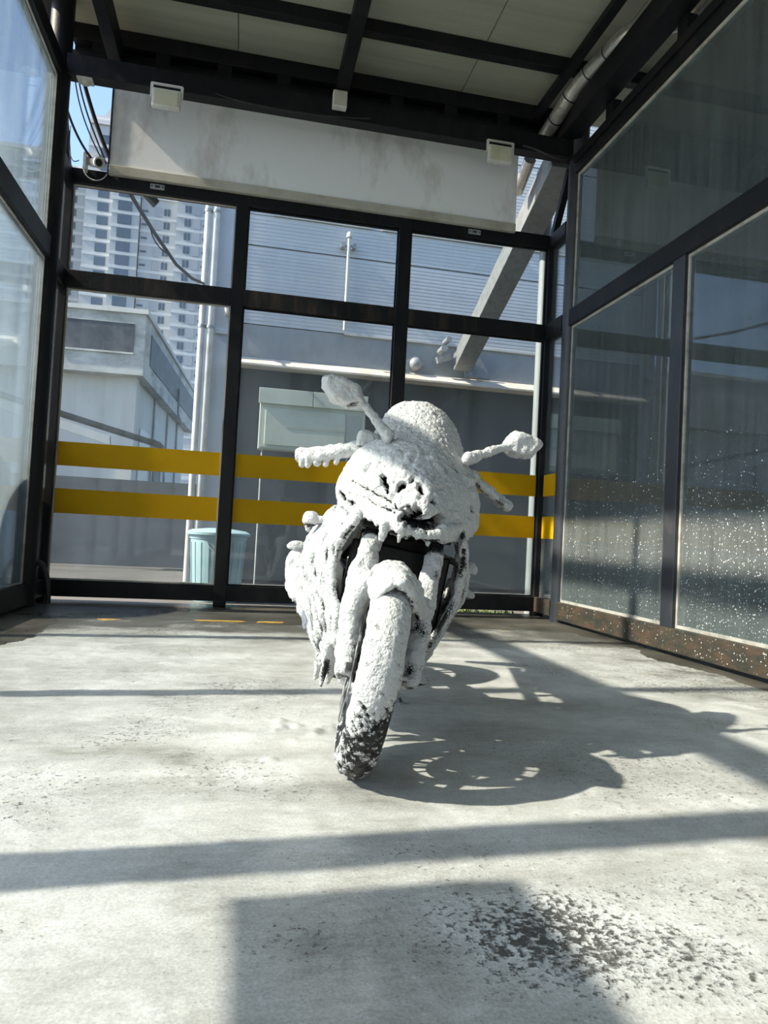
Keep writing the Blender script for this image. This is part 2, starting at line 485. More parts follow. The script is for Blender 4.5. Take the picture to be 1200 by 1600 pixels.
def side_wall(name, sx, label, inner, postx):
    wl = empty(name, (sx, 2.5, 0), label=label, cat='wall', kind='structure')
    left = inner > 0
    if left:
        MB().tube([(sx + 0.0, YC, 0), (sx + 0.0, YC, 4.9)], 0.088, 28).build('column', M_FRAME, wl, smooth=True)
        MB().tube([(sx, Y0 + 0.1, 0), (sx, Y0 + 0.1, 4.9)], 0.088, 28).build('column', M_FRAME, wl, smooth=True)
        posts = [(4.41, 4.51), (2.88, 2.98), (1.33, 1.49), (-0.2, -0.1)]
    else:
        MB().tube([(sx + 0.02, YC - 0.02, 0), (sx + 0.02, YC - 0.02, 4.9)], 0.088, 28).build('column', M_COLUMN, wl, smooth=True)
        posts = [(4.20, 4.335), (2.45, 2.57), (0.7, 0.82)]
    y1 = YC - 0.09
    lowm = M_FRAME if left else M_SILL
    z_mid = (2.73, 2.90) if left else (2.67, 2.82)
    z_top = (4.19, 4.33) if left else (4.075, 4.16)
    B('bottom_rail', lowm, (sx - 0.055, sx + 0.055, Y0 + 0.2, y1, 0.03 if not left else 0.02, 0.185), wl, 0.004)
    B('middle_rail', M_FRAME, (sx - 0.05, sx + 0.05, Y0 + 0.2, y1, *z_mid), wl, 0.004)
    B('top_rail', M_FRAME, (sx - 0.05, sx + 0.05, Y0 + 0.2, y1, *z_top), wl, 0.004)
    ys = [y1]
    for a, b in posts:
        B('mullion', M_FRAME if left else M_COLUMN, (sx - 0.045, sx + 0.045, a, b, 0.185, z_mid[0]), wl, 0.004)
        if left:
            B('mullion', M_FRAME, (sx - 0.045, sx + 0.045, a, b, z_mid[1], z_top[0]), wl, 0.004)
            B('mullion', M_FRAME, (sx - 0.04, sx + 0.04, a + .02, b - .02, z_top[1], 4.83), wl, 0.004)
    return wl, posts, y1, z_mid, z_top

wl, posts, y1, zm, zt = side_wall('wall_left', XL, 'black steel frame and columns of the left glass wall', 1, 0)
ys = [y1] + [v for p in posts for v in (p[1], p[0])] + [Y0 + 0.2]
names = ['beside the dark corner column', 'second from the corner column', 'third from the corner column', 'fourth from the corner column', 'nearest the open front']
for i in range(5):
    a, b = ys[2 * i + 1], ys[2 * i]
    for z0, z1, up in ((0.185, zm[0], 'lower'), (zm[1], zt[0], 'upper')):
        bb = (XL - 0.006, XL + 0.002, a, b, z0, z1)
        o = pane(bb, G_LEFT, 'hazy blue %s pane of the left glass wall, %s' % (up, names[i]), 'x')
        if i == 0: bead(bb, o, axis='x', side=1)
wrr, posts, y1, zm, zt = side_wall('wall_right', XR, 'black steel frame and column of the right glass wall with mossy sill', -1, 0)
ys = [y1] + [v for p in posts for v in (p[1], p[0])] + [Y0 + 0.2]
for i in range(4):
    a, b = ys[2 * i + 1], ys[2 * i]
    bb = (XR - 0.006, XR + 0.002, a, b, 0.185, zm[0])
    o = pane(bb, G_RIGHT, 'wet fogged lower pane of the right glass wall, %s' % ['narrow one beside the column', 'wide one with the most foam specks', 'third from the column', 'nearest the open front'][i], 'x')
    if i < 2: bead(bb, o, axis='x', side=-1, t=0.02)
bb = (XR - 0.006, XR + 0.002, Y0 + 0.2, y1, zm[1], zt[0])
o = pane(bb, G_RIGHT, 'long dark upper pane of the right glass wall', 'x')
bead(bb, o, axis='x', side=-1, t=0.022)

# roof
CZ = 4.9
ce = empty('ceiling', (0.6, 3, CZ), label='cream sheet ceiling of the bay on black steel purlins', cat='ceiling', kind='structure')
xs = [-1.78, -1.28, -0.25, 0.78, 1.81, 2.84, 3.87, 4.9, 5.93, 6.96, 7.6]
for i in range(len(xs) - 1):
    B('ceiling_panel', M_CEIL, (xs[i] + 0.004, xs[i + 1] - 0.004, Y0, 6.46, CZ + (0.004 if i % 2 else 0), CZ + 0.05), ce)
B('roof_sheet', M_GALV, (-1.80, 7.65, Y0 - 0.05, 6.55, CZ + 0.055, CZ + 0.09), ce)
for y in (5.64, 4.35, 3.05, 1.75, 0.45):
    B('purlin', M_FRAME, (-1.7, 7.6, y - 0.045, y + 0.045, CZ - 0.11, CZ), ce, 0.004)
B('ridge_beam', M_FRAME, (0.63, 0.74, Y0, 6.40, CZ - 0.23, CZ - 0.11), ce, 0.004)
B('eave_beam', M_FRAME, (-1.80, -1.68, Y0, 6.5, 4.83, CZ), ce, 0.004)
B('eave_beam', M_FRAME, (2.50, 2.58, Y0, 6.29, CZ - 0.17, CZ - 0.111), ce, 0.004)
B('wall_beam', M_FRAME, (2.66, 2.84, Y0, 6.2, 4.401, 4.60), ce, 0.004)
B('wall_plate', M_FRAME, (2.78, 2.90, Y0, 5.9, 4.16, 4.235), ce, 0.004)
for y in (5.35, 4.35, 3.05):
    B('wall_stud', M_FRAME, (2.82, 2.90, y - 0.06, y + 0.06, 4.235, 4.401), ce, 0.004)
B('front_beam', M_FRAME, (XL, XR, YC - 0.06, YC + 0.06, 4.235, 4.40), ce, 0.004)
tr = M_FRAME
B('truss_chord', tr, (XL, XR, 6.30, 6.40, 4.76, CZ), ce, 0.004)
B('truss_chord', tr, (XL, XR, 6.30, 6.40, 4.60, 4.66), ce, 0.004)
for k in range(9):
    x = -1.4 + k * 0.52
    B('truss_web', tr, (x - 0.06, x + 0.06, 6.31, 6.39, 4.66, 4.76), ce)
B('gable_sheet', M_FRAME, (XL, XR, 6.41, 6.43, 4.60, CZ), ce)
B('tie_beam', M_FRAME, (-1.30, -1.20, 4.0, 6.3, 4.55, 4.75), ce, 0.004)

# ------------------------------------------------------------------ fittings on the back of the bay
hp = empty('fascia_panel', (0.57, 6.38, 3.7), label='stained white fascia sheet above the back glass', cat='panel')
B('sheet', M_HEADER, (-1.27, 2.425, 6.36, 6.39, 3.745, 4.58), hp, 0.003)
B('bottom_trim', M_TRIM, (-1.27, 2.425, 6.345, 6.392, 3.665, 3.744), hp, 0.003)
B('top_trim', M_TRIM, (-1.27, 2.425, 6.34, 6.395, 4.581, 4.598), hp)
B('edge_trim', M_FRAME, (-1.282, -1.271, 6.35, 6.395, 3.665, 4.598), hp)

def floodlight(x, z, label):
    t = empty('floodlight', (x, 5.92, z), label=label, cat='lamp', group='floodlights on the back beam')
    o = B('housing', M_WHITE, (x - 0.11, x + 0.11, 5.86, 5.91, z - 0.165, z - 0.015), t, 0.008)
    B('lens', M_LENS, (x - 0.092, x + 0.092, 5.852, 5.8595, z - 0.148, z - 0.032), t, 0.003)
    m = MB()
    for s in (-1, 1):
        m.bar((x + s * 0.117, 5.885, z - 0.08), (x + s * 0.117, 5.885, z + 0.03), 0.01, 0.022)
    m.bar((x - 0.122, 5.885, z + 0.028), (x + 0.122, 5.885, z + 0.028), 0.02, 0.012)
    m.build('bracket', M_WHITE, t)
    m = MB()
    for k in range(7):
        xx = x - 0.09 + k * 0.03
        m.box(xx - 0.003, xx + 0.003, 5.912, 5.935, z - 0.155, z - 0.02)
    m.build('cooling_fins', M_WHITE, t)
    return t
floodlight(-0.775, 4.205, 'square white floodlight on the beam above the left end of the fascia')
floodlight(2.07, 4.205, 'square white floodlight on the beam by the diagonal brace')

t = empty('junction_box', (0.63, 5.9, 4.3), label='small pale junction box where the ridge beam meets the back beam', cat='junction box')
B('box_body', M_WHITE, (0.565, 0.685, 5.86, 5.93, 4.29, 4.43), t, 0.006)
B('lid', M_TRIM, (0.572, 0.678, 5.854, 5.8595, 4.297, 4.423), t, 0.002)

for x, lb in ((-0.87, 'small grey latch plate under the left end of the fascia'), (2.03, 'small grey latch plate under the right end of the fascia')):
    t = empty('latch_plate', (x, 6.39, 3.66), label=lb, cat='latch', group='latch plates on the top rail')
    B('plate', M_GALV, (x - 0.06, x + 0.06, 6.385, 6.399, 3.605, 3.65), t, 0.003)
    m = MB()
    for dx in (-0.045, 0.045): m.tube([(x + dx, 6.386, 3.627), (x + dx, 6.381, 3.627)], 0.007, 8)
    m.box(x - 0.02, x + 0.02, 6.3815, 6.3849, 3.618, 3.636)
    m.build('screws', M_BLACK, t)

# security camera with its cables, left end of the top rail
t = empty('security_camera', (-1.38, 6.38, 3.70), label='small white bullet security camera on the left end of the top rail', cat='camera')
B('mount', M_WHITE, (-1.47, -1.445, 6.30, 6.395, 3.66, 3.80), t, 0.004)
MB().tube([(-1.44, 6.36, 3.75), (-1.38, 6.33, 3.73)], 0.016, 10).build('arm', M_WHITE, t, smooth=True)
MB().lathe([(0.0, 0), (0.036, 0.0), (0.040, 0.02), (0.040, 0.15), (0.043, 0.16), (0.043, 0.18), (0.034, 0.182), (0.034, 0.165), (0.0, 0.165)], axis='z', n=20)
m = MB().lathe([(0.0, 0), (0.036, 0.0), (0.042, 0.02), (0.044, 0.15), (0.047, 0.16), (0.047, 0.185), (0.036, 0.187), (0.036, 0.17), (0.0, 0.17)], axis='z', n=20)
rotm = Vector((0.55, -0.75, -0.36)).to_track_quat('Z', 'Y').to_matrix()
m.v = [tuple(rotm @ Vector(p) + Vector((-1.43, 6.40, 3.77))) for p in m.v]
m.build('body', M_WHITE, t, smooth=True)
m = MB().lathe([(0.0, 0.171), (0.03, 0.171), (0.0, 0.176)], axis='z', n=16)
m.v = [tuple(rotm @ Vector(p) + Vector((-1.43, 6.40, 3.77))) for p in m.v]
m.build('lens', M_BLACK, t, smooth=True)
cp = [(-1.37 + 0.10 * math.cos(a), 6.33, 3.69 + 0.11 * math.sin(a)) for a in np.linspace(0.6, 5.9, 22)]
MB().tube(cp, 0.004, 6).build('cable_loop', M_WHITE, t, smooth=True)

def bez(p, n=20):
    p = [Vector(q) for q in p]
    o = []
    for i in range(n + 1):
        s = i / n
        o.append(p[0] * (1 - s) ** 3 + p[1] * 3 * s * (1 - s) ** 2 + p[2] * 3 * s * s * (1 - s) + p[3] * s ** 3)
    return o
def cable(pts, r, label, mat=None, n=20):
    o = MB().tube(bez(pts, n), r, 8).build('cable', mat or M_BLACK, smooth=True)
    return tag(o, label, 'cable', 'cables in the left gap')
cable([(-1.50, 6.10, 4.42), (-1.46, 6.2, 4.25), (-1.35, 6.28, 3.95), (-1.27, 6.31, 3.80)], 0.017, 'thick black cable slanting down to the left edge of the fascia')
cable([(-1.53, 6.15, 4.42), (-1.50, 6.25, 4.15), (-1.36, 6.32, 3.90), (-1.29, 6.34, 3.74)], 0.007, 'thin black cable hanging just left of the thick slanting cable')
cable([(-1.55, 6.15, 4.42), (-1.54, 6.25, 4.10), (-1.38, 6.32, 3.86), (-1.30, 6.34, 3.72)], 0.006, 'thinnest black cable beside the slanting pair, ending at the fascia')
cable([(-1.60, 6.1, 4.12), (-1.56, 6.2, 3.95), (-1.46, 6.28, 3.78), (-1.36, 6.33, 3.72)], 0.010, 'black cable curving from the left column to the security camera')
cable([(-1.585, 6.3, 4.0), (-1.59, 6.3, 3.75), (-1.56, 6.3, 3.66), (-1.50, 6.3, 3.72)], 0.004, 'thin black cable looping beside the left column above the top rail')
cable([(-0.4, 5.925, 4.26), (-0.1, 5.92, 4.19), (0.5, 5.92, 4.20), (0.9, 5.925, 4.27)], 0.006, 'black cable sagging under the middle of the back beam')
cable([(2.3, 5.93, 4.26), (2.5, 5.9, 4.24), (2.62, 5.9, 4.12), (2.78, 5.93, 4.24)], 0.010, 'black cable sagging under the right end of the back beam')
MB_h = MB().tube(bez([(-1.53, 6.03, 0.34), (-1.47, 6.03, 0.34), (-1.45, 6.05, 0.15), (-1.45, 6.05, 0.02)], 16), 0.022, 12).build('drain_hose', M_BLACK, smooth=True)
tag(MB_h, 'short ribbed black hose curving down beside the left column foot', 'hose')
t = empty('sensor_box', (-1.45, 5.95, 4.2), label='small white sensor under the left end of the back beam', cat='sensor')
MB().ell((-1.42, 6.0, 4.215), (0.045, 0.04, 0.028)).build('dome', M_WHITE, t, smooth=True)
B('base_plate', M_WHITE, (-1.48, -1.36, 5.95, 6.05, 4.2185, 4.2345), t, 0.003)

# lagged pipe along the right roof beam, and the brace that carries it outside
t = empty('lagged_pipe', (2.74, 3, 4.6), label='foil lagged pipe with black bands crossing over the right roof beam', cat='pipe')
PP = bez([(2.58, 6.32, 4.48), (2.58, 6.1, 4.49), (2.58, 5.95, 4.52), (2.62, 5.7, 4.62)], 6) + bez([(2.64, 5.6, 4.66), (2.67, 5.45, 4.70), (2.70, 5.3, 4.70), (2.72, 5.1, 4.70)], 6) + bez([(2.74, 5.0, 4.70), (2.78, 4.8, 4.70), (3.10, 4.85, 4.70), (3.12, 4.55, 4.69)], 10) + [Vector((3.13, 4.3, 4.685)), Vector((3.13, Y0 + 0.2, 4.685))]
MB().tube(PP, 0.066, 20).build('lagging', M_FOIL, t, smooth=True)
for k in (2, 4, 6, 9, 12):
    d_ = (PP[k + 1] - PP[k]).normalized()
    MB().tube([PP[k], PP[k] + d_ * 0.012], 0.0685, 20).build('band', M_BLACK, t, smooth=True)
for y in (4.25, 4.0, 3.7, 3.4):
    MB().tube([(3.13, y, 4.685), (3.13, y - 0.012, 4.685)], 0.0685, 20).build('band', M_BLACK, t, smooth=True)

WY = 10.0     # face of the clad building behind
t = empty('diagonal_brace', (3.02, WY - 0.1, 3.2), label='galvanised box brace slanting from the bay roof to the building behind', cat='brace')
MB().bar((2.82, 6.20, 4.38), (3.04, WY - 0.14, 3.27), 0.26, 0.26, up=(0, 0, 1)).build('box_beam', stain_mat('dull galvanised box section', (0.21, 0.23, 0.235), (0.14, 0.15, 0.155), 0.55, metal=0.2, scale=(10, 10, 10)), t, bevel=0.006)
m = MB().tube([(2.58, 6.45, 4.45), (2.60, 6.80, 4.30)], 0.06, 16); m.build('pipe_stub', M_FOIL, t, smooth=True)
MB().prism([(3.10, 3.09), (3.50, 3.09), (3.42, 3.25), (3.28, 3.45), (3.10, 3.5)], 'y', WY - 0.10, WY - 0.06).build('gusset', M_GALV, t)
m = MB().bar((2.86, WY - 0.12, 3.35), (2.66, WY - 0.12, 3.28), 0.08, 0.09); m.tube([(2.72, WY - 0.3, 3.42), (2.72, WY - 0.06, 3.42)], 0.05, 10); m.tube([(2.78, WY - 0.3, 3.56), (2.78, WY - 0.06, 3.56)], 0.04, 10)
m.build('clamp', M_GALV, t)

tag(MB().tube([(3.07, 7.12, -0.05), (3.07, 7.12, 4.9)], 0.058, 16).build('downpipe', stain_mat('grey plastic pipe', (0.24, 0.28, 0.29), (0.20, 0.23, 0.235), 0.5), smooth=True), 'grey vertical downpipe outside the right end of the back glass', 'pipe')

# ------------------------------------------------------------------ building behind the glass
bd = empty('clad_building', (4, WY, 0), label='grey blue ribbed metal clad building right behind the back glass', cat='building')
def clad(x0, x1, z0, z1, pitch=0.052, name='cladding_panel'):
    prof = []
    n = int((z1 - z0) / pitch)
    for k in range(n):
        z = z0 + k * pitch
        prof += [(WY, z), (WY, z + pitch * 0.55), (WY + 0.006, z + pitch * 0.70), (WY + 0.006, z + pitch * 0.92)]
    prof += [(WY, z1), (WY + 0.06, z1), (WY + 0.06, z0)]
    MB().prism(prof, 'x', x0, x1).build(name, M_CLAD, bd)
edges = [-0.28, 6.0]
B('corner_flashing', stain_mat('flat grey flashing', (0.34, 0.39, 0.45), (0.30, 0.34, 0.40), 0.5), (-0.52, -0.282, WY - 0.015, WY + 0.1, 0.0, 9.0), bd)
for z0, z1 in ((3.56, 4.655), (4.675, 5.10), (5.11, 6.4), (6.42, 9.0)):
    clad(-0.28, 7.5, z0, z1)
B('plain_panel', stain_mat('plain grey panel', (0.30, 0.325, 0.335), (0.25, 0.27, 0.28), 0.55), (-0.28, 7.5, WY, WY + 0.06, 3.09, 3.545), bd)
B('drip_flashing', M_WHITE, (1.30, 7.5, WY - 0.03, WY - 0.002, 3.535, 3.56), bd)
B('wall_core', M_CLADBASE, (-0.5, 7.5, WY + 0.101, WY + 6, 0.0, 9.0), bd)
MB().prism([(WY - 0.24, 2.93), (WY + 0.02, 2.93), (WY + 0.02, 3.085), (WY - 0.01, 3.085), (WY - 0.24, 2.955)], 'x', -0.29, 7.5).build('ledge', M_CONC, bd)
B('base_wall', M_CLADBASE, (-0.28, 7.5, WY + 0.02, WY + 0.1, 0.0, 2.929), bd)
# window strips at the head of the view
M_STRIP = stain_mat('pale window strip', (0.60, 0.60, 0.56), (0.5, 0.5, 0.46), 0.4)
for x0, x1 in ((0.22, 1.62), (1.78, 3.75), (3.95, 6.0)):
    B('window_strip', M_STRIP, (x0, x1, WY - 0.03, WY - 0.002, 5.11, 5.19), bd, 0.003)
t = empty('wall_pipe', (1.29, WY - 0.1, 3.55), label='thin white vent pipe on wall clamps on the cladding', cat='pipe')
MB().tube([(1.29, WY - 0.12, 3.57), (1.29, WY - 0.12, 4.93)], 0.021, 12).build('pipe', M_WHITE, t, smooth=True)
MB().lathe([(0.0, 4.99), (0.03, 4.97), (0.042, 4.93), (0.042, 4.90), (0, 4.90)], c=(1.29, WY - 0.12, 0), n=14).build('cap', M_WHITE, t, smooth=True)
for z in (4.79, 3.82):
    m = MB().bar((1.20, WY - 0.10, z), (1.38, WY - 0.10, z), 0.03, 0.03)
    for dx in (-0.08, 0.08): m.tube([(1.29 + dx, WY - 0.13, z), (1.29 + dx, WY - 0.001, z)], 0.032, 10)
    m.build('clamp', M_GALV, t)
t = empty('wall_vent', (2.36, WY - 0.1, 3.2), label='round steel vent cowl on the wall above the ledge', cat='vent')
MB().ell((2.36, WY - 0.05, 3.21), (0.10, 0.09, 0.10)).build('cowl', M_GALV, t, smooth=True)
MB().lathe([(0.10, WY - 0.012), (0.14, WY - 0.012), (0.14, WY - 0.001), (0.10, WY - 0.001)], c=(2.36, 0, 3.21), axis='y', n=24, closed=True).build('flange', M_GALV, t, smooth=True)
# pale green cabinet on the wall under the ledge
t = empty('wall_cabinet', (0.9, WY - 0.2, 1.8), label='pale green steel cabinet hung on the wall below the ledge', cat='cabinet')
B('cabinet_body', M_CABINET, (0.18, 1.64, WY - 0.22, WY - 0.001, 1.80, 2.62), t, 0.008)
B('hood', M_CABINET, (0.16, 0.89, WY - 0.26, WY - 0.221, 2.42, 2.63), t, 0.004)
B('hood', M_CABINET, (0.90, 1.66, WY - 0.26, WY - 0.221, 2.42, 2.63), t, 0.004)
B('door', M_CABINET, (0.26, 1.36, WY - 0.238, WY - 0.221, 1.86, 2.36), t, 0.004)
B('slot', M_CABDK, (0.55, 1.36, WY - 0.242, WY - 0.2385, 2.10, 2.14), t)
B('side_panel', M_CABDK, (1.40, 1.58, WY - 0.232, WY - 0.221, 1.86, 2.36), t, 0.003)
B('bottom_lip', M_CABDK, (0.20, 1.62, WY - 0.235, WY - 0.221, 1.815, 1.835), t)
for x, lb in ((0.24, 'thin pale conduit below the left end of the wall cabinet'), (1.42, 'thin pale conduit below the right end of the wall cabinet')):
    tag(MB().tube([(x, WY - 0.1, -0.05), (x, WY - 0.1, 1.799)], 0.010, 8).build('conduit', M_WHITE, smooth=True), lb, 'conduit', 'conduits under the cabinet')
# drain pipes on the corner
M_PIPEW = stain_mat('pale drain pipe', (0.66, 0.66, 0.62), (0.45, 0.42, 0.37), 0.45, scale=(6, 6, 3))
for x, r, lb in ((-0.66, 0.045, 'slim white drain pipe, left of the pair at the clad corner'), (-0.55, 0.05, 'stained white drain pipe, right of the pair at the clad corner')):
    t = empty('drain_pipe', (x, WY - 0.09, 0), label=lb, cat='pipe', group='drain pipes on the clad corner')
    MB().tube([(x, WY - 0.09, -0.05), (x, WY - 0.09, 9)], r, 14).build('pipe', M_PIPEW, t, smooth=True)
    for z in (1.6, 3.4, 5.0, 7):
        MB().tube([(x, WY - 0.09, z), (x, WY - 0.09, z + 0.04)], r + 0.008, 14).build('collar', M_GALV, t, smooth=True)
t = empty('wall_lamp', (-0.12, WY - 0.05, 3.5), label='small pale fitting on the flat corner flashing', cat='wall lamp')
B('bracket', M_WHITE, (-0.36, -0.28, WY - 0.10, WY - 0.0155, 3.62, 3.86), t, 0.01)
MB().ell((-0.32, WY - 0.13, 3.70), (0.05, 0.06, 0.09)).build('head', M_WHITE, t, smooth=True)
B('pipe_elbow', M_CLAD, (-0.5, -0.285, WY - 0.06, WY - 0.016, 3.36, 3.42), bd, 0.01)

# utility cable and lamp outside the left pane
OC = [(-1.25, 6.49, 3.69), (-1.156, 6.55, 3.661), (-1.121, 7.0, 3.698), (-1.058, 7.7, 3.752), (-0.918, 8.7, 3.794), (-0.775, 9.3, 3.853), (-0.666, 9.83, 3.983)]
tag(MB().tube(OC, 0.020, 10).build('overhead_cable', stain_mat('grey cable', (0.06, 0.07, 0.08), None, 0.5), smooth=True), 'thick grey cable running from the top rail to the clad corner outside the left pane', 'cable')
tag(MB().tube(bez([(-1.07, 7.55, 3.735), (-1.06, 7.6, 3.62), (-1.0, 8.0, 3.66), (-0.97, 8.3, 3.765)], 14), 0.007, 6).build('cable_tail', M_BLACK, smooth=True), 'thin slack wire hanging under the thick outside cable', 'cable')
t = empty('outdoor_lamp', (-0.95, 6.62, 3.72), label='small dark outdoor lamp under the top rail, outside the left pane', cat='lamp')
MB().bar((-1.00, 6.60, 3.66), (-0.90, 6.64, 3.58), 0.08, 0.06).build('lamp_head', stain_mat('dark lamp', (0.05, 0.05, 0.05), None, 0.4), t, bevel=0.008)
MB().bar((-1.06, 6.50, 3.655), (-0.99, 6.61, 3.655), 0.02, 0.02).build('arm', M_GALV, t)

# pale blue bin
t = empty('plastic_bin', (-0.2, 7.42, -0.05), label='pale blue plastic bin standing outside behind the left mullion', cat='bin')
prof = [(0.0, 0.0), (0.225, 0.0), (0.235, 0.02), (0.275, 0.62), (0.285, 0.625), (0.285, 0.66), (0.265, 0.66), (0.262, 0.62), (0.225, 0.03), (0.0, 0.03)]
MB().lathe([(r, h - 0.05) for r, h in prof], c=(-0.2, 7.42, 0), n=40).build('body', M_BIN, t, smooth=True)
for k in range(20):
    a = 2 * math.pi * k / 20
    c, s = math.cos(a), math.sin(a)
    MB().bar((-0.2 + 0.238 * c, 7.42 + 0.238 * s, 0.0), (-0.2 + 0.275 * c, 7.42 + 0.275 * s, 0.54), 0.012, 0.008, up=(c, s, 0)).build('rib', M_BIN, t)
MB().lathe([(0.30, 0.612), (0.315, 0.615), (0.318, 0.64), (0.27, 0.665), (0.1, 0.685), (0.0, 0.688), (0.0, 0.67), (0.26, 0.65), (0.30, 0.63)], c=(-0.2, 7.42, 0), n=40).build('lid', M_BIN, t, smooth=True)
MB().tube(bez([(-0.30, 7.16, 0.55), (-0.26, 7.10, 0.42), (-0.1, 7.10, 0.40), (-0.05, 7.15, 0.55)], 14), 0.006, 6).build('handle', M_GALV, t, smooth=True)
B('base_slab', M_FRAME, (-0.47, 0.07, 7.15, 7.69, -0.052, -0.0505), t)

# low concrete wall, ramp canopy and gatehouse to the left
o = B('boundary_wall', M_BLDG, (-9, -0.7, 13.0, 13.25, -0.05, 1.45), label='low grey concrete boundary wall behind the left pane', cat='wall')
o.data.materials[0] = stain_mat('grey boundary wall', (0.15, 0.16, 0.17), (0.10, 0.11, 0.115), 0.85, scale=(1, 1, 2))
t = empty('ramp_canopy', (-3.4, 12, 1.5), label='sloping grey canopy with a pale fascia, low in the left pane', cat='canopy')
MB().prism([(-4.6, 2.86), (-1.34, 2.04), (-1.34, 1.98), (-4.6, 2.80)], 'y', 12.0, 12.6).build('roof_slab', M_CLADBASE, t)
MB().prism([(-4.6, 2.75), (-2.11, 2.07), (-2.10, 1.93), (-4.6, 2.60)], 'y', 11.95, 12.05).build('fascia', M_BLDG, t)
for x in (-4.3,):
    B('post', M_GALV, (x - 0.05, x + 0.05, 12.25, 12.35, -0.05, 2.6 + (-4.3 - x) * 0.25), t)

gh = empty('gatehouse', (-4, 16, 0), label='weathered white gatehouse with a concrete box upper storey', cat='building')
gh.rotation_euler = (0, 0, R(-3))
def gp(name, mat, b):
    x0, x1, y0, y1, z0, z1 = b
    o = MB().box(x0, x1, y0, y1, z0, z1).build(name, mat, None)
    o.parent = gh
    return o
# local frame: x to the right from gatehouse origin (-4,16)
gp('upper_box', M_BOX, (-6, 1.78, 0.0, 9, 3.88, 5.2))
gp('front_window', M_BWIN, (-0.02, 1.55, -0.03, -0.002, 4.35, 4.97))
m_fr = M_BLDG
for b in ((-0.04, 1.57, -0.04, -0.0305, 4.31, 4.349), (-0.04, 1.57, -0.04, -0.0305, 4.971, 4.99)):
    gp('window_frame', M_BOX, b)
gp('side_window', M_BWIN, (1.782, 1.80, 0.7, 8.8, 4.25, 4.95))
gp('roof_edge', M_BLDG, (-6.05, 1.83, -0.05, 9.05, 5.201, 5.30))
gp('lower_wall', M_BLDG, (-6, 1.55, 0.35, 8.6, 0, 3.879))
gp('corner_pilaster', M_BLDG, (1.30, 1.62, 0.25, 0.55, 0, 3.879))
gp('door_panel', M_CLAD, (1.551, 1.575, 1.2, 2.4, 0.2, 2.9))
gp('side_pane', M_BWIN, (1.551, 1.57, 3.2, 4.4, 1.4, 2.9))
for y in (2.8, 4.9, 6.8):
    gp('wall_rib', M_BOX, (1.551, 1.60, y, y + 0.12, 0, 3.87))
MB().tube([(1.84, 5.0, 4.6), (1.84, 5.0, 3.9), (1.84, 6.0, 3.7)], 0.03, 6).build('gutter_pipe', M_GALV, None).parent = gh

# apartment towers far behind
def wing(tower, x0, x1, y0, y1, top, cols, face='front', fl=2.8, bandm=True, base=2.0):
    MB().box(x0, x1, y0, y1, 0, top).build('wing', M_TOWER, tower)
    MB().box(x0 - 0.04, x1 + 0.04, y0 - 0.4, y1, top + 0.001, top + 0.9).build('parapet', M_TOWERW, tower)
    nf = int((top - base) / fl)
    zs = [base + k * fl for k in range(nf)]
    bm_ = MB()
    for z in zs: bm_.box(x0 - 0.05, x1 + 0.05, y0 - 0.09, y0 - 0.001, z - 0.25, z + 0.35)
    bm_.build('floor_bands', M_TOWERW, tower)
    for cx, wd, ht, zo, mat in cols:
        me = MB().box(-wd / 2, wd / 2, -0.12, 0, 0, ht).mesh('window'); me.materials.append(mat)
        for z in zs:
            if z < 18: continue
            o = bpy.data.objects.new('window', me); COL.objects.link(o)
            o.location = (cx, y0 - 0.001, z + zo)
            attach(o, tower); o.location = (cx, y0 - 0.001, z + zo)
M_TPALE = stain_mat('tower pale shutter', (0.40, 0.42, 0.45), None, 0.5)
tw = empty('apartment_tower', (-15, 150, 0), label='pale apartment tower beside the drain pipes, the nearer wings at right', cat='building')
wing(tw, -16.0, -9.2, 148, 165, 67.0, [(-14.2, 0.5, 1.4, 0.9, M_TWIN), (-13.5, 0.5, 1.4, 0.9, M_TWIN), (-12.0, 1.3, 2.0, 0.5, M_TPALE), (-10.2, 1.2, 0.35, 1.2, M_TWIN)])
wing(tw, -23.4, -16.02, 151, 165, 67.6, [(-18.6, 0.5, 1.4, 0.9, M_TWIN), (-17.9, 0.5, 1.4, 0.9, M_TWIN), (-20.0, 1.2, 2.0, 0.5, M_TPALE), (-22.6, 1.2, 0.35, 1.2, M_TWIN)])
MB().box(-13, -9.8, 150, 160, 67.9, 71).build('roof_house', M_TOWERW, tw)
tw2 = empty('apartment_tower', (-30, 153, 0), label='tallest pale apartment tower, its peak left of the fascia', cat='building')
wing(tw2, -28.9, -23.6, 150, 166, 70.0, [(-26.4, 2.7, 1.9, 0.5, M_TWIN)])
wing(tw2, -34.5, -29.0, 152, 166, 82.0, [(-31.0, 2.2, 1.7, 0.6, M_TWIN)])
MB().prism([(-34.4, 82.91), (-28.7, 82.91), (-28.7, 85.4), (-30.4, 86.6), (-31.6, 84.2), (-34.4, 83.6)], 'y', 152, 164).build('crown', M_TOWERW, tw2)
tw3 = empty('apartment_tower', (-40, 155, 0), label='lower apartment tower at the left edge of the back glass', cat='building')
wing(tw3, -39.5, -34.7, 157, 170, 74, [(-38.4, 0.6, 1.4, 0.9, M_TWIN), (-37.5, 0.6, 1.4, 0.9, M_TWIN)])
wing(tw3, -52, -39.6, 154, 170, 75.5, [(-41.5, 1.2, 0.35, 1.2, M_TWIN), (-44, 0.5, 1.4, 0.9, M_TWIN), (-44.8, 0.5, 1.4, 0.9, M_TWIN), (-48, 1.3, 2.0, 0.5, M_TPALE)])

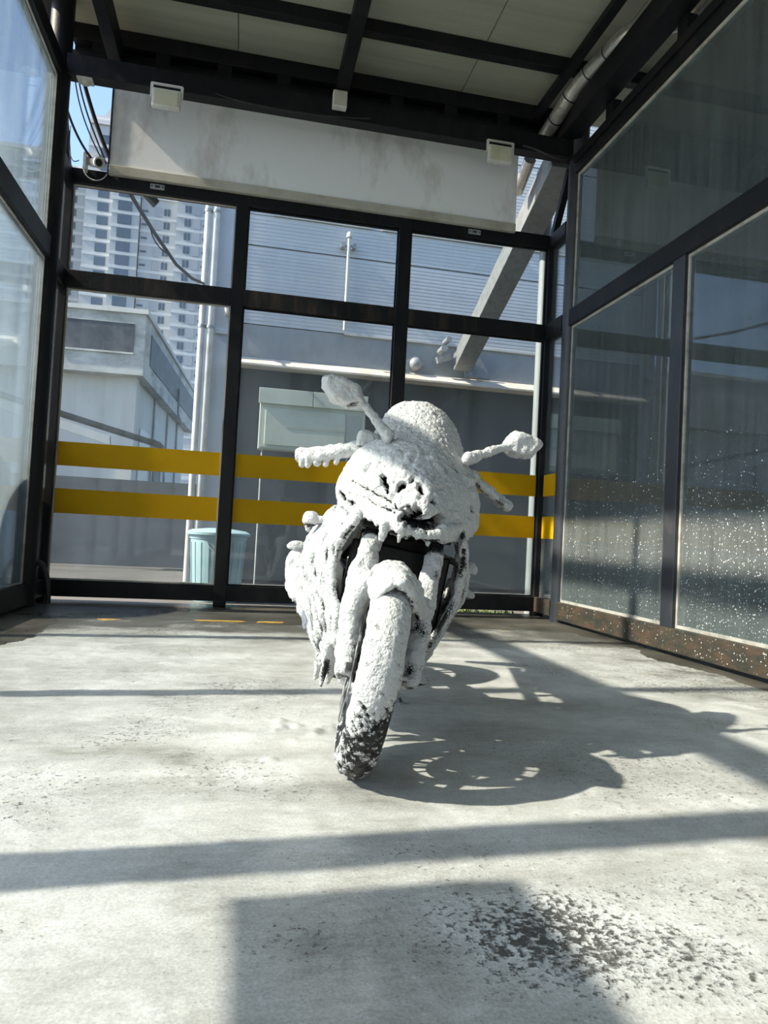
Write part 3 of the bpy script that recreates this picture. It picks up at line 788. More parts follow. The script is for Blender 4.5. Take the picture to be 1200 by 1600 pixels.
# weeds along the foot of the back glass
mb = MB()
for k in range(420):
    x = random.uniform(1.45, 2.78); y = random.uniform(6.62, 6.95)
    a = random.uniform(0, 6.28); h = random.uniform(0.02, 0.09); wd = random.uniform(0.008, 0.02)
    dx, dy = math.cos(a) * wd, math.sin(a) * wd
    lx, ly = random.uniform(-.03, .03), random.uniform(-.03, .03)
    mb.add([(x - dx, y - dy, -0.05), (x + dx, y + dy, -0.05), (x + lx + dx * .5, y + ly + dy * .5, -0.05 + h * 0.6), (x + lx * 1.8, y + ly * 1.8, -0.05 + h)], [(0, 1, 2), (0, 2, 3)])
tag(mb.build('weeds', M_LEAF), 'low green weeds outside under the right back pane', 'weeds', kind='stuff')

# the neighbouring bay seen dimly through the right glass
B('wall_far', M_NEIGH, (7.5, 7.6, Y0, 6.5, 0, 4.9), label='dim grey partition of the neighbouring bay beyond the right glass', cat='wall', kind='structure')
B('wall_rear', M_NEIGH, (3.05, 7.5, 6.5, 6.58, 0, 2.6), label='dim grey rear wall of the neighbouring bay', cat='wall', kind='structure')

ob = empty('sky_limiting_block', (0, -11, 0), label='plain added block behind the viewer, unseen, limiting the sky light', cat='building')  # unseen building added to limit how much sky light enters the bay
B('wall', M_BLDG, (-12, 14, -16, -11, -0.05, 8), ob)
for k in range(8):
    for z in (1.0, 4.6): B('window', M_BWIN, (-10.6 + k * 3, -9.2 + k * 3, -10.999, -10.96, z, z + 1.5), ob)
t = empty('water_tank', (-2.5, 5.95, -0.05), label='domed plastic water tank outside the left glass, out of the frame', cat='tank')
MB().lathe([(0.0, -0.05), (0.72, -0.05), (0.75, 0.0), (0.75, 0.95), (0.70, 1.12), (0.55, 1.27), (0.30, 1.36), (0.0, 1.38)], c=(-2.5, 5.95, 0), n=40).build('shell', stain_mat('dark blue plastic', (0.03, 0.06, 0.12), None, 0.4), t, smooth=True)
MB().lathe([(0.0, 1.37), (0.17, 1.365), (0.17, 1.42), (0.0, 1.43)], c=(-2.5, 5.95, 0), n=28).build('lid', M_BLACK, t, smooth=True)
# bay control box on the left wall, outside the frame, whose shade lies in the foreground
t = empty('control_box', (XL + 0.13, 0.95, 1.3), label='bay control box mounted on the left wall, out of the frame', cat='control box')
B('housing', M_GALV, (XL + 0.06, XL + 0.20, 0.80, 1.25, 1.34, 1.72), t, 0.01)
B('control_panel', M_BLACK, (XL + 0.2005, XL + 0.206, 0.86, 1.19, 1.40, 1.66), t)

# ------------------------------------------------------------------ foam on the floor
def foam_floor_mat():
    m, t = newmat('soapy floor foam')
    o = N(t, 'OutputMaterial'); p = N(t, 'BsdfPrincipled'); t.links.new(p.outputs[0], o.inputs[0])
    at = N(t, 'Attribute', attribute_name='thick'); pt = N(t, 'Attribute', attribute_name='pit')
    tc = N(t, 'TexCoord')
    n1 = N(t, 'TexNoise', Scale=4.0, Detail=9, Roughness=0.7); t.links.new(tc.outputs['Object'], n1.inputs['Vector'])
    n1.inputs['Distortion'].default_value = 0.8
    n2 = N(t, 'TexNoise', Scale=80, Detail=5, Roughness=0.65); t.links.new(tc.outputs['Object'], n2.inputs['Vector'])
    mpv = N(t, 'Mapping'); mpv.inputs['Scale'].default_value = (3.0, 11, 1); t.links.new(tc.outputs['Object'], mpv.inputs[0])
    n3 = N(t, 'TexNoise', Scale=3.0, Detail=7, Roughness=0.7); t.links.new(mpv.outputs[0], n3.inputs['Vector'])
    # film colour
    a1 = N(t, 'Math', operation='ADD'); t.links.new(at.outputs['Fac'], a1.inputs[0]); t.links.new(n1.outputs[0], a1.inputs[1])
    a2 = N(t, 'Math', operation='MULTIPLY_ADD'); t.links.new(n3.outputs[0], a2.inputs[0]); a2.inputs[1].default_value = 0.6; t.links.new(a1.outputs[0], a2.inputs[2])
    rp = ramp(t, 0.0, 1.0); e = rp.color_ramp.elements
    mr = N(t, 'MapRange'); mr.inputs['From Min'].default_value = 0.88; mr.inputs['From Max'].default_value = 1.68
    t.links.new(a2.outputs[0], mr.inputs[0]); t.links.new(mr.outputs[0], rp.inputs[0])
    e[0].position = 0.0; e[0].color = (0.13, 0.125, 0.11, 1); e[1].position = 1.0; e[1].color = (0.70, 0.70, 0.69, 1)
    q = e.new(0.38); q.color = (0.42, 0.415, 0.39, 1)
    # pits to wet concrete, cracked between clumps of froth
    vd = N(t, 'VectorMath', operation='MULTIPLY_ADD'); t.links.new(n2.outputs['Color'], vd.inputs[0]); vd.inputs[1].default_value = (0.06, 0.06, 0); t.links.new(tc.outputs['Object'], vd.inputs[2])
    vo = N(t, 'TexVoronoi', Scale=34, feature='DISTANCE_TO_EDGE'); t.links.new(vd.outputs[0], vo.inputs['Vector'])
    vm = N(t, 'MapRange'); vm.inputs['From Min'].default_value = 0.0; vm.inputs['From Max'].default_value = 0.22; vm.inputs['To Min'].default_value = 0.09; vm.inputs['To Max'].default_value = -0.03
    t.links.new(vo.outputs['Distance'], vm.inputs[0])
    vg = N(t, 'Math', operation='MULTIPLY'); t.links.new(vm.outputs[0], vg.inputs[0]); t.links.new(pt.outputs['Fac'], vg.inputs[1])
    ps = N(t, 'Math', operation='MULTIPLY_ADD'); t.links.new(pt.outputs['Fac'], ps.inputs[0]); ps.inputs[1].default_value = 0.135; t.links.new(n2.outputs[0], ps.inputs[2])
    ps2 = N(t, 'Math', operation='ADD'); t.links.new(ps.outputs[0], ps2.inputs[0]); t.links.new(vg.outputs[0], ps2.inputs[1]); ps = ps2
    rpp = ramp(t, 0.65, 0.78); t.links.new(ps.outputs[0], rpp.inputs[0])
    mx = N(t, 'Mix', data_type='RGBA'); t.links.new(rpp.outputs[0], mx.inputs['Factor']); t.links.new(rp.outputs[0], mx.inputs['A'])
    mx.inputs['B'].default_value = (0.12, 0.115, 0.105, 1)
    n5 = N(t, 'TexNoise', Scale=170, Detail=3, Roughness=0.7); t.links.new(tc.outputs['Object'], n5.inputs['Vector'])
    gr = ramp(t, 0.35, 0.65, (0.72, 0.72, 0.72, 1), (1.22, 1.22, 1.22, 1)); t.links.new(n5.outputs[0], gr.inputs[0])
    mg = N(t, 'Mix', data_type='RGBA', blend_type='MULTIPLY'); mg.inputs['Factor'].default_value = 0.6
    t.links.new(mx.outputs['Result'], mg.inputs['A']); t.links.new(gr.outputs[0], mg.inputs['B'])
    t.links.new(mg.outputs['Result'], p.inputs['Base Color'])
    wt = N(t, 'Attribute', attribute_name='wet')
    wr_ = N(t, 'MapRange'); wr_.inputs['To Min'].default_value = 0.36; wr_.inputs['To Max'].default_value = 0.14; t.links.new(wt.outputs['Fac'], wr_.inputs[0]); t.links.new(wr_.outputs[0], p.inputs['Roughness'])
    p.inputs['Specular IOR Level'].default_value = 0.45
    hs = N(t, 'Math', operation='MULTIPLY_ADD'); t.links.new(rpp.outputs[0], hs.inputs[0]); hs.inputs[1].default_value = -1.2; t.links.new(n2.outputs[0], hs.inputs[2])
    gs = N(t, 'Math', operation='MULTIPLY_ADD'); t.links.new(pt.outputs['Fac'], gs.inputs[0]); gs.inputs[1].default_value = 0.8; gs.inputs[2].default_value = 0.12
    bp = N(t, 'Bump', Distance=0.006); t.links.new(hs.outputs[0], bp.inputs['Height']); t.links.new(gs.outputs[0], bp.inputs['Strength'])
    t.links.new(bp.outputs[0], p.inputs['Normal'])
    return m
gx = np.linspace(-1.50, 2.74, 340)
gy = [0.35]
while gy[-1] < 5.75: gy.append(gy[-1] + 0.006 + 0.0035 * (gy[-1] - 0.35))
gy = np.array(gy)
XX, YY = np.meshgrid(gx, gy)
pf = np.stack([XX.ravel(), YY.ravel(), np.zeros(XX.size)], 1)
x, y = pf[:, 0], pf[:, 1]
edge = np.minimum.reduce([(x + 1.28) * 1.1, (2.72 - x) * 1.5, (5.45 - y) * 0.8])
back = sstep(4.1, 5.3, y + 0.35 * (fbm(pf * 2, 3) - .5))
left = sstep(-0.75, -1.35, x + 0.10 * (6 - y) * 0.6)
right = sstep(2.0, 2.65, x)
thick = 0.62 - 0.55 * back - 0.4 * left - 0.30 * right + 0.75 * (fbm(pf * np.array([2.6, 5, 1]), 5, 4) - 0.5)
film = np.exp(-(((x - 0.18) / 0.28) ** 2)) * sstep(2.3, 1.6, y)
thick = thick - 0.12 * film
pit = np.exp(-(((x - 0.56 - 0.25 * (1.15 - y)) / 0.20) ** 2 + ((y - 1.16) / 0.17) ** 2)) * 1.4
thick = thick + 0.35 * np.clip(pit, 0, 1)
pit += 0.7 * np.exp(-(((x - 1.15) / 0.28) ** 2 + ((y - 1.18) / 0.22) ** 2))
pit += 0.55 * np.exp(-(((x - 0.12) / 0.10) ** 2 + ((y - 1.20) / 0.07) ** 2))
pit += 0.5 * np.exp(-(((x - 0.5) / 0.3) ** 2 + ((y - 1.5) / 0.09) ** 2))
pit += 0.75 * back + 0.55 * right + 0.55 * left + 0.35 * np.exp(-(((x + 0.6) / 0.35) ** 2 + ((y - 2.4) / 0.25) ** 2))
pit += 0.5 * sstep(0.5, 0.75, fbm(pf * 2.4, 9, 3)) + 0.45 * np.exp(-(((x + 0.45) / 0.5) ** 2 + ((y - 3.4) / 0.5) ** 2)) + 0.5 * np.exp(-(((x - 2.0) / 0.5) ** 2 + ((y - 3.6) / 0.7) ** 2))
hgt = 0.002 + 0.010 * np.clip(thick, 0, 1) * (0.4 + fbm(pf * np.array([14, 14, 1]), 21, 3)) + 0.004 * (fbm(pf * 40, 23, 2) - 0.5) * np.clip(pit + 0.2, 0, 1)
for k in range(40):                                    # small domes of froth
    bx, by = random.uniform(-1.2, 2.3), random.uniform(0.9, 4.6)
    if k < 14: bx, by = random.gauss(0.22, 0.09), random.gauss(2.45, 0.12)
    br = random.uniform(0.006, 0.016) if k > 13 else random.uniform(0.01, 0.024)
    d2 = ((x - bx) ** 2 + (y - by) ** 2 * 0.8) / br ** 2
    hgt += np.where(d2 < 1, 0.45 * br * np.sqrt(np.clip(1 - d2, 0, 1)), 0)
hgt = np.clip(hgt, 0.0008, None)
cov = edge + 0.35 * (fbm(pf * 3.3, 31, 4) - 0.62) - 0.05
me = bpy.data.meshes.new('floor_foam')
nx, ny = len(gx), len(gy)
I = np.arange(nx * ny).reshape(ny, nx)
quads = np.stack([I[:-1, :-1].ravel(), I[:-1, 1:].ravel(), I[1:, 1:].ravel(), I[1:, :-1].ravel()], 1)
keep = cov[quads].min(1) > 0
quads = quads[keep]
used = np.unique(quads); mp_ = -np.ones(nx * ny, int); mp_[used] = np.arange(len(used))
vv = np.stack([x, y, hgt], 1)[used]
me.from_pydata(vv.tolist(), [], mp_[quads].tolist())
for nm_, arr in (('thick', thick), ('pit', np.clip(pit, 0, 1.6)), ('wet', np.clip(film * 1.1, 0, 1))):
    a = me.attributes.new(nm_, 'FLOAT', 'POINT'); a.data.foreach_set('value', arr[used].astype(np.float32))
me.polygons.foreach_set('use_smooth', [True] * len(me.polygons))
me.materials.append(foam_floor_mat())
ff = bpy.data.objects.new('floor_foam', me); COL.objects.link(ff)
tag(ff, 'white soapy foam film spread over the wash bay floor', 'foam', kind='stuff')

# worn yellow paint near the back
def patch(cx, cy, w_, d_, label):
    n = 14
    poly = []
    for k in range(n):
        a = 2 * math.pi * k / n
        r_ = 1 / max(abs(math.cos(a)), abs(math.sin(a))) * random.uniform(0.75, 1.0)
        poly.append((cx + w_ / 2 * math.cos(a) * r_, cy + d_ / 2 * math.sin(a) * r_))
    tag(MB().prism(poly, 'z', 0.0, 0.003).build('floor_marking', M_PAINTY), label, 'floor marking', 'worn yellow floor markings')
patch(-0.87, 5.30, 0.20, 0.12, 'yellow paint patch on the floor nearest the left column')
patch(-0.10, 5.40, 0.40, 0.07, 'long streak of worn yellow floor paint left of the motorcycle')
patch(0.27, 5.40, 0.22, 0.08, 'bright yellow floor paint patch just left of the motorcycle')
patch(2.06, 5.20, 0.10, 0.12, 'small yellow floor paint patch right of the motorcycle')

# foam specks on the right glass and sill
M_SPECK = stain_mat('foam speck', (0.85, 0.86, 0.86), None, 0.4)
bm = bmesh.new(); bmesh.ops.create_icosphere(bm, subdivisions=1, radius=1)
iv = [v.co.copy() for v in bm.verts]; iff = [[v.index for v in f.verts] for f in bm.faces]; bm.free()
mb = MB()
for k in range(4200):
    yy_ = random.uniform(2.6, 5.85)
    dens = 0.25 + 0.75 * min(1, max(0, (5.2 - yy_) / 1.6))
    zz = random.betavariate(1.5, 2.3) * 1.5
    if random.random() > dens: continue
    r_ = random.choice((0.0012, 0.0016, 0.002, 0.0026, 0.0036))
    if 4.19 < yy_ < 4.345 and zz > 0.19: continue
    xx_ = XR - 0.006 if zz > 0.2 else (XR - 0.0555 if zz < 0.18 else None)
    if xx_ is None or zz < 0.04: continue
    mb.add([(xx_ - abs(v.x) * r_ * 0.7 + 0.0004, yy_ + v.y * r_, zz + v.z * r_ * 1.25) for v in iv], iff)
o = mb.build('foam_specks', M_SPECK)
tag(o, 'white foam specks splashed over the lower right glass and sill', 'foam', kind='stuff')

# ------------------------------------------------------------------ the motorcycle
# local frame: x to its left side (image right), y towards its tail, z up; leaning on its side stand
LEAN, BYAW = R(9.5), R(-4)
bike = empty('motorcycle', (0.385, 2.022, 0), label='sports motorcycle smothered in white snow foam, leaning on its side stand', cat='motorcycle')
bike.rotation_mode = 'XYZ'
bike.matrix_world = Matrix.Translation((0.385, 2.022, 0)) @ Matrix.Rotation(BYAW, 4, 'Z') @ Matrix.Rotation(LEAN, 4, 'Y')
F_BODY = foam_mat('foam on black bodywork')
F_TYRE = foam_mat('foam on tyre rubber', under=(0.008, 0.0085, 0.0095), under_rough=0.45, bsc=150, bst=0.8)
F_SCREEN = foam_mat('foam on tinted screen', under=(0.05, 0.06, 0.07), bsc=110, bst=1.0)
M_ENGINE = stain_mat('black engine', (0.004, 0.004, 0.0045), (0.014, 0.014, 0.014), 0.35, scale=(30, 30, 30), bump=0.2, spec=0.3)
M_STEEL = stain_mat('brushed disc steel', (0.30, 0.30, 0.31), (0.5, 0.5, 0.5), 0.3, metal=0.9, scale=(40, 40, 40))
M_RIM = stain_mat('foam streaked black rim', (0.02, 0.02, 0.022), (0.55, 0.56, 0.57), 0.35, scale=(16, 16, 16), lo=0.50, hi=0.62)

def child(o, parent):
    o.parent = parent
    return o

def foamify(name, mb, mat, parent, voxel=0.007, thick=0.007, lump=0.006, fine=0.0018, cover=0.62, streak=0.0, seed=0, smooth=4, holes=(), maskfn=None, gap=0.10, lscale=26, under=0.85):
    """closed parts -> one skin, then a layer of foam of uneven depth grown along the normals"""
    me0 = mb.mesh(name)
    tmp = bpy.data.objects.new(name, me0); COL.objects.link(tmp)
    md = tmp.modifiers.new('r', 'REMESH'); md.mode = 'VOXEL'; md.voxel_size = voxel
    if smooth:
        ms = tmp.modifiers.new('s', 'SMOOTH'); ms.factor = 0.5; ms.iterations = smooth
    dg = bpy.context.evaluated_depsgraph_get()
    me = bpy.data.meshes.new_from_object(tmp.evaluated_get(dg))
    bpy.data.objects.remove(tmp, do_unlink=True)
    me.name = name
    n = len(me.vertices)
    co = np.empty(n * 3, np.float32); me.vertices.foreach_get('co', co); co = co.reshape(-1, 3).astype(float)
    no = np.empty(n * 3, np.float32); me.vertex_normals.foreach_get('vector', no); no = no.reshape(-1, 3).astype(float)
    big = fbm(co * lscale, seed, 3) - 0.5
    dr = fbm(co * np.array([55, 55, 9]), seed + 5, 2) - 0.5
    fi = fbm(co * 110, seed + 9, 2) - 0.5
    cv = cover + 1.3 * big + streak * 1.5 * dr
    cv -= under * sstep(-0.30, -0.85, no[:, 2])            # foam runs off undersides
    if maskfn is not None: cv = cv + maskfn(co, no)
    push = np.zeros(n)
    for (hx, hz, rx, rz, ang, depth, ymax) in holes:
        c, s = math.cos(ang), math.sin(ang)
        dx, dz = co[:, 0] - hx, co[:, 2] - hz
        a, b = (dx * c + dz * s) / rx, (-dx * s + dz * c) / rz
        d = np.sqrt(a * a + b * b) + 1.1 * (fbm(co * 75, seed + 40, 2) - 0.5)
        k = sstep(1.15, 0.75, d) * (no[:, 1] < 0.35) * (co[:, 1] < ymax)
        push += k * depth
        cv -= 2.0 * k
    f = sstep(gap, gap + 0.25, cv)
    md_ = np.abs(fbm(co * np.array([48, 48, 26]), seed + 13, 2) - 0.5)
    disp = f * (thick + lump * 2.0 * big + lump * 1.1 * dr + fine * 2.6 * fi - lump * 1.6 * (md_ - 0.12)) - push
    co2 = co + no * disp[:, None]
    co2[:, 1] += push * 0.6
    me.vertices.foreach_set('co', co2.astype(np.float32).ravel())
    a = me.attributes.new('foam', 'FLOAT', 'POINT'); a.data.foreach_set('value', np.clip(cv + 0.25, 0, 1.2).astype(np.float32))
    me.polygons.foreach_set('use_smooth', [True] * len(me.polygons))
    me.materials.clear(); me.materials.append(mat)
    me.update()
    o = bpy.data.objects.new(name, me); COL.objects.link(o)
    return child(o, parent)

def drip(mb, p, ln, r=0.010):
    p = Vector(p)
    mb.tube([p + Vector((0, 0, 0.012)), p + Vector((0, 0, -ln * 0.25)), p + Vector((0, 0, -ln * 0.7)), p + Vector((0, 0, -ln))], [r * 1.3, r * 0.85, r * 0.6, r * 0.45], 8)

# --- wheels
def wheel(name, c, Ro, wd, rr, steer, tilt, ns, discs, seed, foam_fn, cover):
    root = MB()
    root.lathe([(rr - 0.012, -wd * 0.40), (rr + 0.006, -wd * 0.42), (rr + 0.006, -wd * 0.36), (rr - 0.004, -wd * 0.30), (rr - 0.022, -wd * 0.12), (rr - 0.022, wd * 0.12), (rr - 0.004, wd * 0.30), (rr + 0.006, wd * 0.36), (rr + 0.006, wd * 0.42), (rr - 0.012, wd * 0.40), (rr - 0.032, wd * 0.12), (rr - 0.032, -wd * 0.12)], axis='x', n=64, closed=True)
    root.lathe([(0.0, -0.055), (0.040, -0.055), (0.045, -0.03), (0.045, 0.03), (0.040, 0.055), (0.0, 0.055)], axis='x', n=28)
    for k in range(ns):
        for s in (-1, 1):
            a = 2 * math.pi * k / ns
            a0, a1 = a + s * 0.10, a + s * 0.17
            root.bar((0, 0.035 * math.cos(a0), 0.035 * math.sin(a0)), (0, (rr - 0.022) * math.cos(a1), (rr - 0.022) * math.sin(a1)), 0.018, 0.026, up=(1, 0, 0))
    o = root.build(name, M_RIM, None, smooth=True)
    o.parent = bike
    o.matrix_local = Matrix.Translation(c) @ Matrix.Rotation(steer, 4, 'Z') @ Matrix.Rotation(tilt, 4, 'Y')
    # tyre: dense grid with grooves cut and foam grown on it
    na, ns_ = 420, 44
    th = np.linspace(0, 2 * np.pi, na, endpoint=False)
    q = np.linspace(-1, 1, ns_)
    hh = Ro - rr
    ang = q * 2.05
    sx = np.sin(ang) / 1.0 * wd * 0.5
    sx = np.where(np.abs(ang) > np.pi / 2, np.sign(ang) * wd * 0.5 * (1 - 0.16 * (np.abs(ang) - np.pi / 2) / 0.48), sx)
    sr = Ro - hh * np.clip((1 - np.cos(ang)) / 1.46, 0, 1) ** 1.0
    T, Q = np.meshgrid(th, np.arange(ns_), indexing='ij')
    X = sx[Q]; RR = sr[Q]
    qq = q[Q]
    # groove pattern: slanted sipes on alternating sides
    ph = (T / (2 * np.pi) * 26)
    def groove(off, slope, w_, lo, hi, sgn):
        u = (ph + off + slope * np.abs(qq)) % 1.0
        d = np.abs(u - 0.5)
        return (d < w_) & (np.sign(qq) == sgn) & (np.abs(qq) > lo) & (np.abs(qq) < hi)
    g = groove(0, 1.6, 0.055, 0.05, 0.42, 1) | groove(0.5, 1.6, 0.055, 0.05, 0.42, -1) | groove(0.3, -1.2, 0.05, 0.22, 0.6, 1) | groove(0.8, -1.2, 0.05, 0.22, 0.6, -1)
    co = np.stack([X, RR * np.cos(T), RR * np.sin(T)], -1).reshape(-1, 3)
    nrm = np.stack([np.sin(ang)[Q], np.cos(ang)[Q] * np.cos(T), np.cos(ang)[Q] * np.sin(T)], -1).reshape(-1, 3)
    gv = g.ravel().astype(float)
    Tm = np.array(Matrix.Rotation(steer, 3, 'Z') @ Matrix.Rotation(tilt, 3, 'Y'))
    wc = co @ Tm.T + np.array(c)
    cv = cover + 1.5 * (fbm(wc * 22, seed, 3) - 0.5) + 1.5 * (fbm(wc * 95, seed + 4, 2) - 0.5) + foam_fn(wc, co) - 0.35 * gv
    f = sstep(0.1, 0.4, cv)
    disp = f * (0.003 + 0.008 * (fbm(wc * 30, seed + 8, 3) - 0.4) + 0.003 * (fbm(wc * 90, seed + 2, 2) - .5)) - 0.004 * gv * (1 - f)
    co = co + nrm * disp[:, None]
    I = np.arange(na * ns_).reshape(na, ns_)
    J = np.roll(I, -1, 0)
    fs = np.stack([I[:, :-1].ravel(), J[:, :-1].ravel(), J[:, 1:].ravel(), I[:, 1:].ravel()], 1).tolist()
    # close the tyre towards the rim
    inner = [(sx[0] * 0.9, rr - 0.004), (sx[-1] * 0.9, rr - 0.004)]
    me = bpy.data.meshes.new('tyre')
    b = len(co)
    v = co.tolist()
    for (xx_, r_) in inner:
        for t_ in th: v.append((xx_, r_ * math.cos(t_), r_ * math.sin(t_)))
    for k in range(na):
        k2 = (k + 1) % na
        fs.append((int(I[k, 0]), b + k, b + k2, int(I[k2, 0])))
        fs.append((int(I[k, -1]), int(I[k2, -1]), b + na + k2, b + na + k))
        fs.append((b + k, b + na + k, b + na + k2, b + k2))
    me.from_pydata(v, [], fs)
    bm = bmesh.new(); bm.from_mesh(me); bmesh.ops.recalc_face_normals(bm, faces=bm.faces); bm.to_mesh(me); bm.free()
    at = me.attributes.new('foam', 'FLOAT', 'POINT')
    at.data.foreach_set('value', np.concatenate([np.clip(cv + 0.25, 0, 1.2), np.full(2 * na, 0.3)]).astype(np.float32))
    me.polygons.foreach_set('use_smooth', [True] * len(me.polygons))
    me.materials.append(F_TYRE)
    ty = bpy.data.objects.new('tyre', me); COL.objects.link(ty); child(ty, o)
    for s in discs:
        m = MB()
        m.lathe([(0.110, s * 0.062 - 0.0025), (0.155, s * 0.062 - 0.0025), (0.155, s * 0.062 + 0.0025), (0.110, s * 0.062 + 0.0025)], axis='x', n=48, closed=True)
        m.lathe([(0.045, s * 0.058 - 0.003), (0.075, s * 0.058 - 0.003), (0.075, s * 0.058 + 0.003), (0.045, s * 0.058 + 0.003)], axis='x', n=32, closed=True)
        for k in range(10):
            a = 2 * math.pi * k / 10
            m.bar((s * 0.06, 0.07 * math.cos(a), 0.07 * math.sin(a)), (s * 0.062, 0.113 * math.cos(a), 0.113 * math.sin(a)), 0.010, 0.006, up=(1, 0, 0))
        d = m.build('brake_disc', M_RIM, None, smooth=True); child(d, o)
    return o

WC = (-0.036, 0.0, 0.290)
def front_foam(wc, co):
    z = wc[:, 2]; xx_ = wc[:, 0] - WC[0]
    # rinsed by the road from the leading lower right edge upwards
    return np.clip(4.5 * (z - 0.315 - 1.5 * xx_), -0.75, 0.35) - 0.18
wheel('front_wheel', WC, 0.290, 0.108, 0.214, R(-4), R(0.5), 5, (-1, 1), 3, front_foam, 0.75)
RC = (0.0, 1.452, 0.316)
def rear_foam(wc, co):
    return 0.5 * sstep(0.05, 0.25, wc[:, 2]) - 0.5
wheel('rear_wheel', RC, 0.316, 0.185, 0.222, R(0), R(0), 5, (-1,), 19, rear_foam, 0.72)

# --- fork legs
for s, nm in ((-1, 'r'), (1, 'l')):
    m = MB()
    top = Vector((0.020 + s * 0.112, 0.30, 0.80)); bot = Vector((-0.012 + s * 0.096, 0.035, 0.275))
    d = top - bot
    m.tube([bot - d * 0.03, bot, bot + d * 0.18, bot + d * 0.42, bot + d * 0.47, bot + d * 0.60], [0.018, 0.028, 0.028, 0.030, 0.030, 0.026], 16)
    m.tube([bot + d * 0.5, bot + d * 0.8, top], [0.027, 0.025, 0.025], 16)
    if s < 0:
        m.ell(bot + d * 0.33 + Vector((-0.012, 0.0, 0)), (0.034, 0.040, 0.10))
        m.ell(bot + d * 0.14 + Vector((-0.004, 0.005, 0)), (0.030, 0.034, 0.085))
        m.ell(bot + d * 0.50 + Vector((-0.018, 0.01, 0)), (0.026, 0.028, 0.06))
    foamify('fork_leg', m, F_BODY, bike, voxel=0.006, thick=0.009 if s < 0 else 0.005, lump=0.008, cover=0.75 if s < 0 else 0.52, seed=40 + s, streak=0.35,
            maskfn=lambda co, no: -0.9 * sstep(0.645, 0.70, co[:, 2]))
    # brake caliper behind the leg
    m = MB()
    c = bot + d * 0.20 + Vector((-s * 0.018, 0.075, 0.02))
    m.hull([c + Vector((a * 0.030, b * 0.03 + e * 0.012, e * 0.062)) for a in (-1, 1) for b in (-1, 1) for e in (-1, 1)])
    foamify('brake_caliper', m, F_BODY, bike, voxel=0.006, thick=0.006, cover=0.5, seed=60 + s)
# axle
MB().tube([(-0.115, 0, 0.29), (0.068, 0, 0.29)], 0.014, 14).build('axle', M_STEEL, None, smooth=True).parent = bike
# yokes
m = MB().box(-0.13, 0.165, 0.22, 0.30, 0.70, 0.735); m.box(-0.13, 0.165, 0.31, 0.38, 0.90, 0.93); m.tube([(0.018, 0.26, 0.70), (0.018, 0.36, 0.93)], 0.03, 14)
o = m.build('steering_yoke', M_ENGINE, None, bevel=0.006); o.parent = bike

# --- front mudguard
m = MB()
rings = []
for a in np.linspace(R(-36), R(62), 26):
    f_ = (a - R(-36)) / R(98)
    ring = []
    hw = 0.072 - 0.012 * abs(f_ - 0.35)
    if f_ < 0.14: hw *= 0.86 + f_
    for b in np.linspace(-1, 1, 15):
        r_ = 0.308 + 0.012 * (1 - b * b) - 0.060 * abs(b) ** 2.6 + (0.022 * (1 - f_ / 0.3) if f_ < 0.3 else 0) * (1 - 0.6 * abs(b))
        ring.append((WC[0] + b * hw, WC[1] + r_ * math.sin(a), WC[2] + r_ * math.cos(a)))
    for b in np.linspace(1, -1, 15):
        r_ = 0.298 + 0.010 * (1 - b * b) - 0.060 * abs(b) ** 2.6
        ring.append((WC[0] + b * hw * 0.93, WC[1] + r_ * math.sin(a), WC[2] + r_ * math.cos(a)))
    rings.append(ring)
m.loft(rings)
for s in (-1, 1):
    m.bar((WC[0] + s * 0.070, 0.02, 0.555), (-0.012 + s * 0.105, 0.10, 0.47), 0.02, 0.05)
foamify('front_mudguard', m, F_BODY, bike, voxel=0.0055, thick=0.005, lump=0.007, fine=0.003, cover=0.85, seed=70, smooth=2)
# foam curtain hanging from mudguard to fork on the right side
m = MB()
m.tube([(-0.092, -0.02, 0.565), (-0.110, 0.0, 0.53), (-0.118, 0.02, 0.46), (-0.112, 0.03, 0.40), (-0.104, 0.02, 0.35)], [0.018, 0.026, 0.030, 0.022, 0.010], 12)
m.tube([(-0.098, 0.02, 0.56), (-0.125, 0.05, 0.52), (-0.135, 0.06, 0.44)], [0.016, 0.024, 0.014], 12)
foamify('foam_clump', m, F_BODY, bike, voxel=0.006, thick=0.004, lump=0.006, cover=0.9, seed=72, streak=0.3)

# --- nose fairing
BX = 0.025
def plan(z, w_, yf, ys, yb, p, n=41, cx=BX):
    pts = []
    for t_ in np.linspace(-1, 1, n):
        tt = math.sin(t_ * math.pi / 2)
        pts.append((cx + w_ * tt, yf + (ys - yf) * abs(tt) ** p, z))
    for t_ in np.linspace(0.85, -0.85, 11):
        pts.append((cx + w_ * t_, yb, z))
    return pts
sec = [(0.705, 0.060, 0.20, 0.26, 0.32, 1.5), (0.725, 0.150, 0.115, 0.27, 0.38, 1.3), (0.748, 0.225, 0.062, 0.34, 0.44, 1.25), (0.785, 0.250, 0.065, 0.38, 0.48, 1.25),
       (0.820, 0.256, 0.090, 0.40, 0.50, 1.3), (0.86, 0.250, 0.125, 0.41, 0.50, 1.5), (0.90, 0.238, 0.170, 0.42, 0.50, 1.7),
       (0.94, 0.218, 0.215, 0.43, 0.50, 1.9), (0.98, 0.196, 0.260, 0.44, 0.50, 2.0), (1.01, 0.17, 0.30, 0.44, 0.50, 2.0)]
m = MB().loft([plan(*s_) for s_ in sec])
_sz = [q[0] for q in sec]
def surf_y(x_, z_):
    w_ = np.interp(z_, _sz, [q[1] for q in sec]); yf = np.interp(z_, _sz, [q[2] for q in sec]); ys_ = np.interp(z_, _sz, [q[3] for q in sec]); p_ = np.interp(z_, _sz, [q[5] for q in sec])
    return float(yf + (ys_ - yf) * min(1.0, abs(x_ - BX) / w_) ** p_)
rs = random.Random(4)
